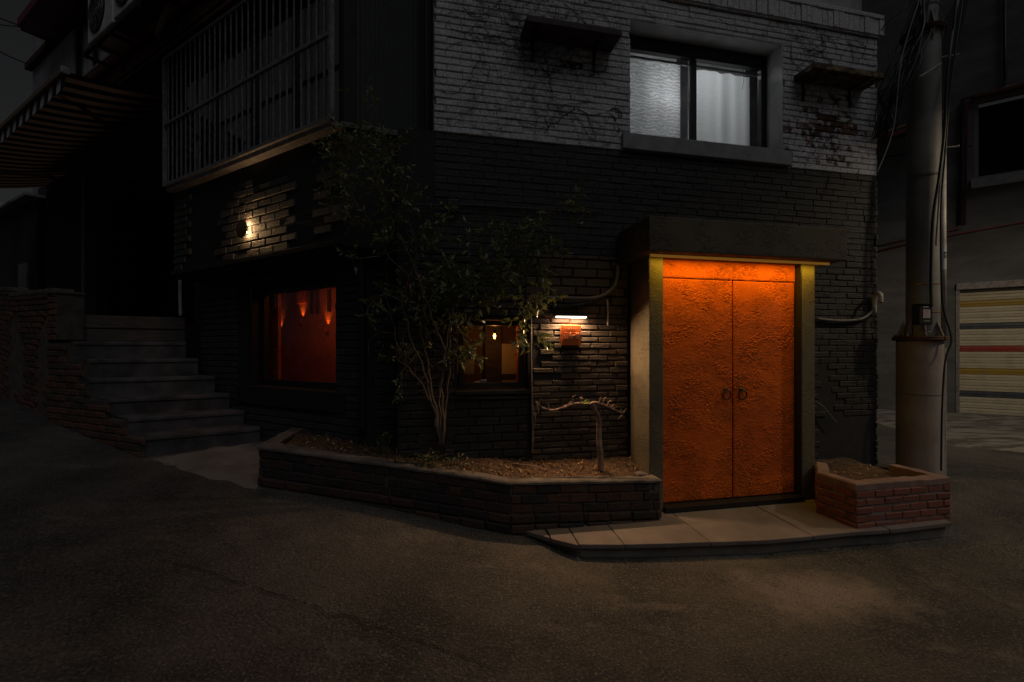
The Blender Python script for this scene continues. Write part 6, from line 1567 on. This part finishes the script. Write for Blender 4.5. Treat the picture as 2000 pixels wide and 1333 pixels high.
def gpipe(pts, rad, mt, label):
    P3 = [GR.P(*GR.sz(px,py,0.05),0.05) for px,py in pts]; mb = MB(); mb.tube(P3, rad, 8); return tag(mb.build('wall_pipe', mt, None, True, loc=P3[0]), label, 'pipe')
gpipe([(1962,-20),(1963,150),(1960,168),(1935,180),(1880,195),(1878,300),(1874,440)], 0.025, M['black_metal'], 'black pipe stepping down the grey wall beside its upper window')
gpipe([(1990,165),(1940,176),(1888,200),(1884,440)], 0.018, M['redpipe'], 'reddish pipe following the black one beside the upper window')
gpipe([(1713,492),(1800,470),(1900,452),(2010,432)], 0.018, M['redpipe'], 'long red pipe running across the grey wall above the garage')
gpipe([(1713,482),(1800,461),(1875,447)], 0.014, M['redpipe'], 'upper short red pipe behind the utility pole')
for (pa,pb,lb) in (((1712,310),(1775,300),'upper thin dark pipe behind the pole at the alley'),):
    gpipe([pa,pb,(1900,285)], 0.012, M['black_metal'], lb)
# back house: dark gable roof with orange fascia
bh = thing('back_house', (8.5,12,1.0), 'house behind the pole with a dark steep roof and an orange brown fascia', 'building')
BH = Fr((7.35,9.0),(0.803,-0.596),(-0.596,-0.803))
def bp_(px,py,d): a_, z_ = BH.sz(px,py,d); return BH.P(a_,z_,d)
M['roof_dark'] = mat('dark_roof_sheet', (0.035,0.035,0.04), (0.05,0.05,0.055), 4, 0.6, stretch=(1,1,6), bs=20, bd=0.01)
mb = MB(); front_ = [bp_(1712,268,0.4), bp_(1733,218,0.4), bp_(1716,178,0.4), bp_(1775,150,0.4), bp_(1905,-60,0.4), bp_(1852,175,0.4), bp_(1850,232,0.4)]
backv = Vector((-BH.n.x,-BH.n.y,0))*0.35; n = len(front_)
mb.faces(front_+[p+backv for p in front_], [tuple(range(n)), tuple(reversed(range(n,2*n)))]+[(i,(i+1)%n,n+(i+1)%n,n+i) for i in range(n)]); mb.build('roof', M['roof_dark'], bh)
mb = MB(); mb.tube([bp_(1708,276,0.45), bp_(1852,226,0.45)], 0.05, 4); mb.build('fascia', M['redpipe'], bh)
mb = MB(); mb.tube([bp_(1708,266,0.47), bp_(1852,216,0.47)], 0.03, 4); mb.build('fascia_trim', mat('tan_trim',(0.24,0.16,0.10),rough=0.7), bh)

# real street lamp just outside the right edge of the frame
SL = thing('street_lamp', (7.6,3.3,gz(7.6,3.3)), 'street lamp on a slim pole lighting the garage from the right', 'street lamp')
mb = MB(); g_ = gz(7.6,3.3); mb.tube([Vector((7.6,3.3,g_)),Vector((7.6,3.3,4.6)),Vector((7.5,3.35,4.85)),Vector((7.1,3.5,4.95))],[0.06,0.05,0.04,0.035],12); mb.build('post', M['black_metal'], SL, True)
mb = MB(); mb.lathe(Vector((7.0,3.55,4.88)), [(0.001,0.12),(0.06,0.11),(0.15,0.02),(0.15,0.0)], 24); mb.build('lamp_shade', M['black_metal'], SL, True)
mb = MB(); mb.lathe(Vector((7.0,3.55,4.86)), [(0.001,-0.03),(0.06,-0.02),(0.08,0.02)], 16); mb.build('lens', emis('street_lamp_lens',(1.0,0.82,0.55),20.0), SL, True)
light('street_light','SPOT', Vector((7.0,3.55,4.80)), 190.0, (1.0,0.80,0.52), SL, spot_size=math.radians(150), spot_blend=0.6, shadow_soft_size=0.1, aim=(0,0.25,-1))
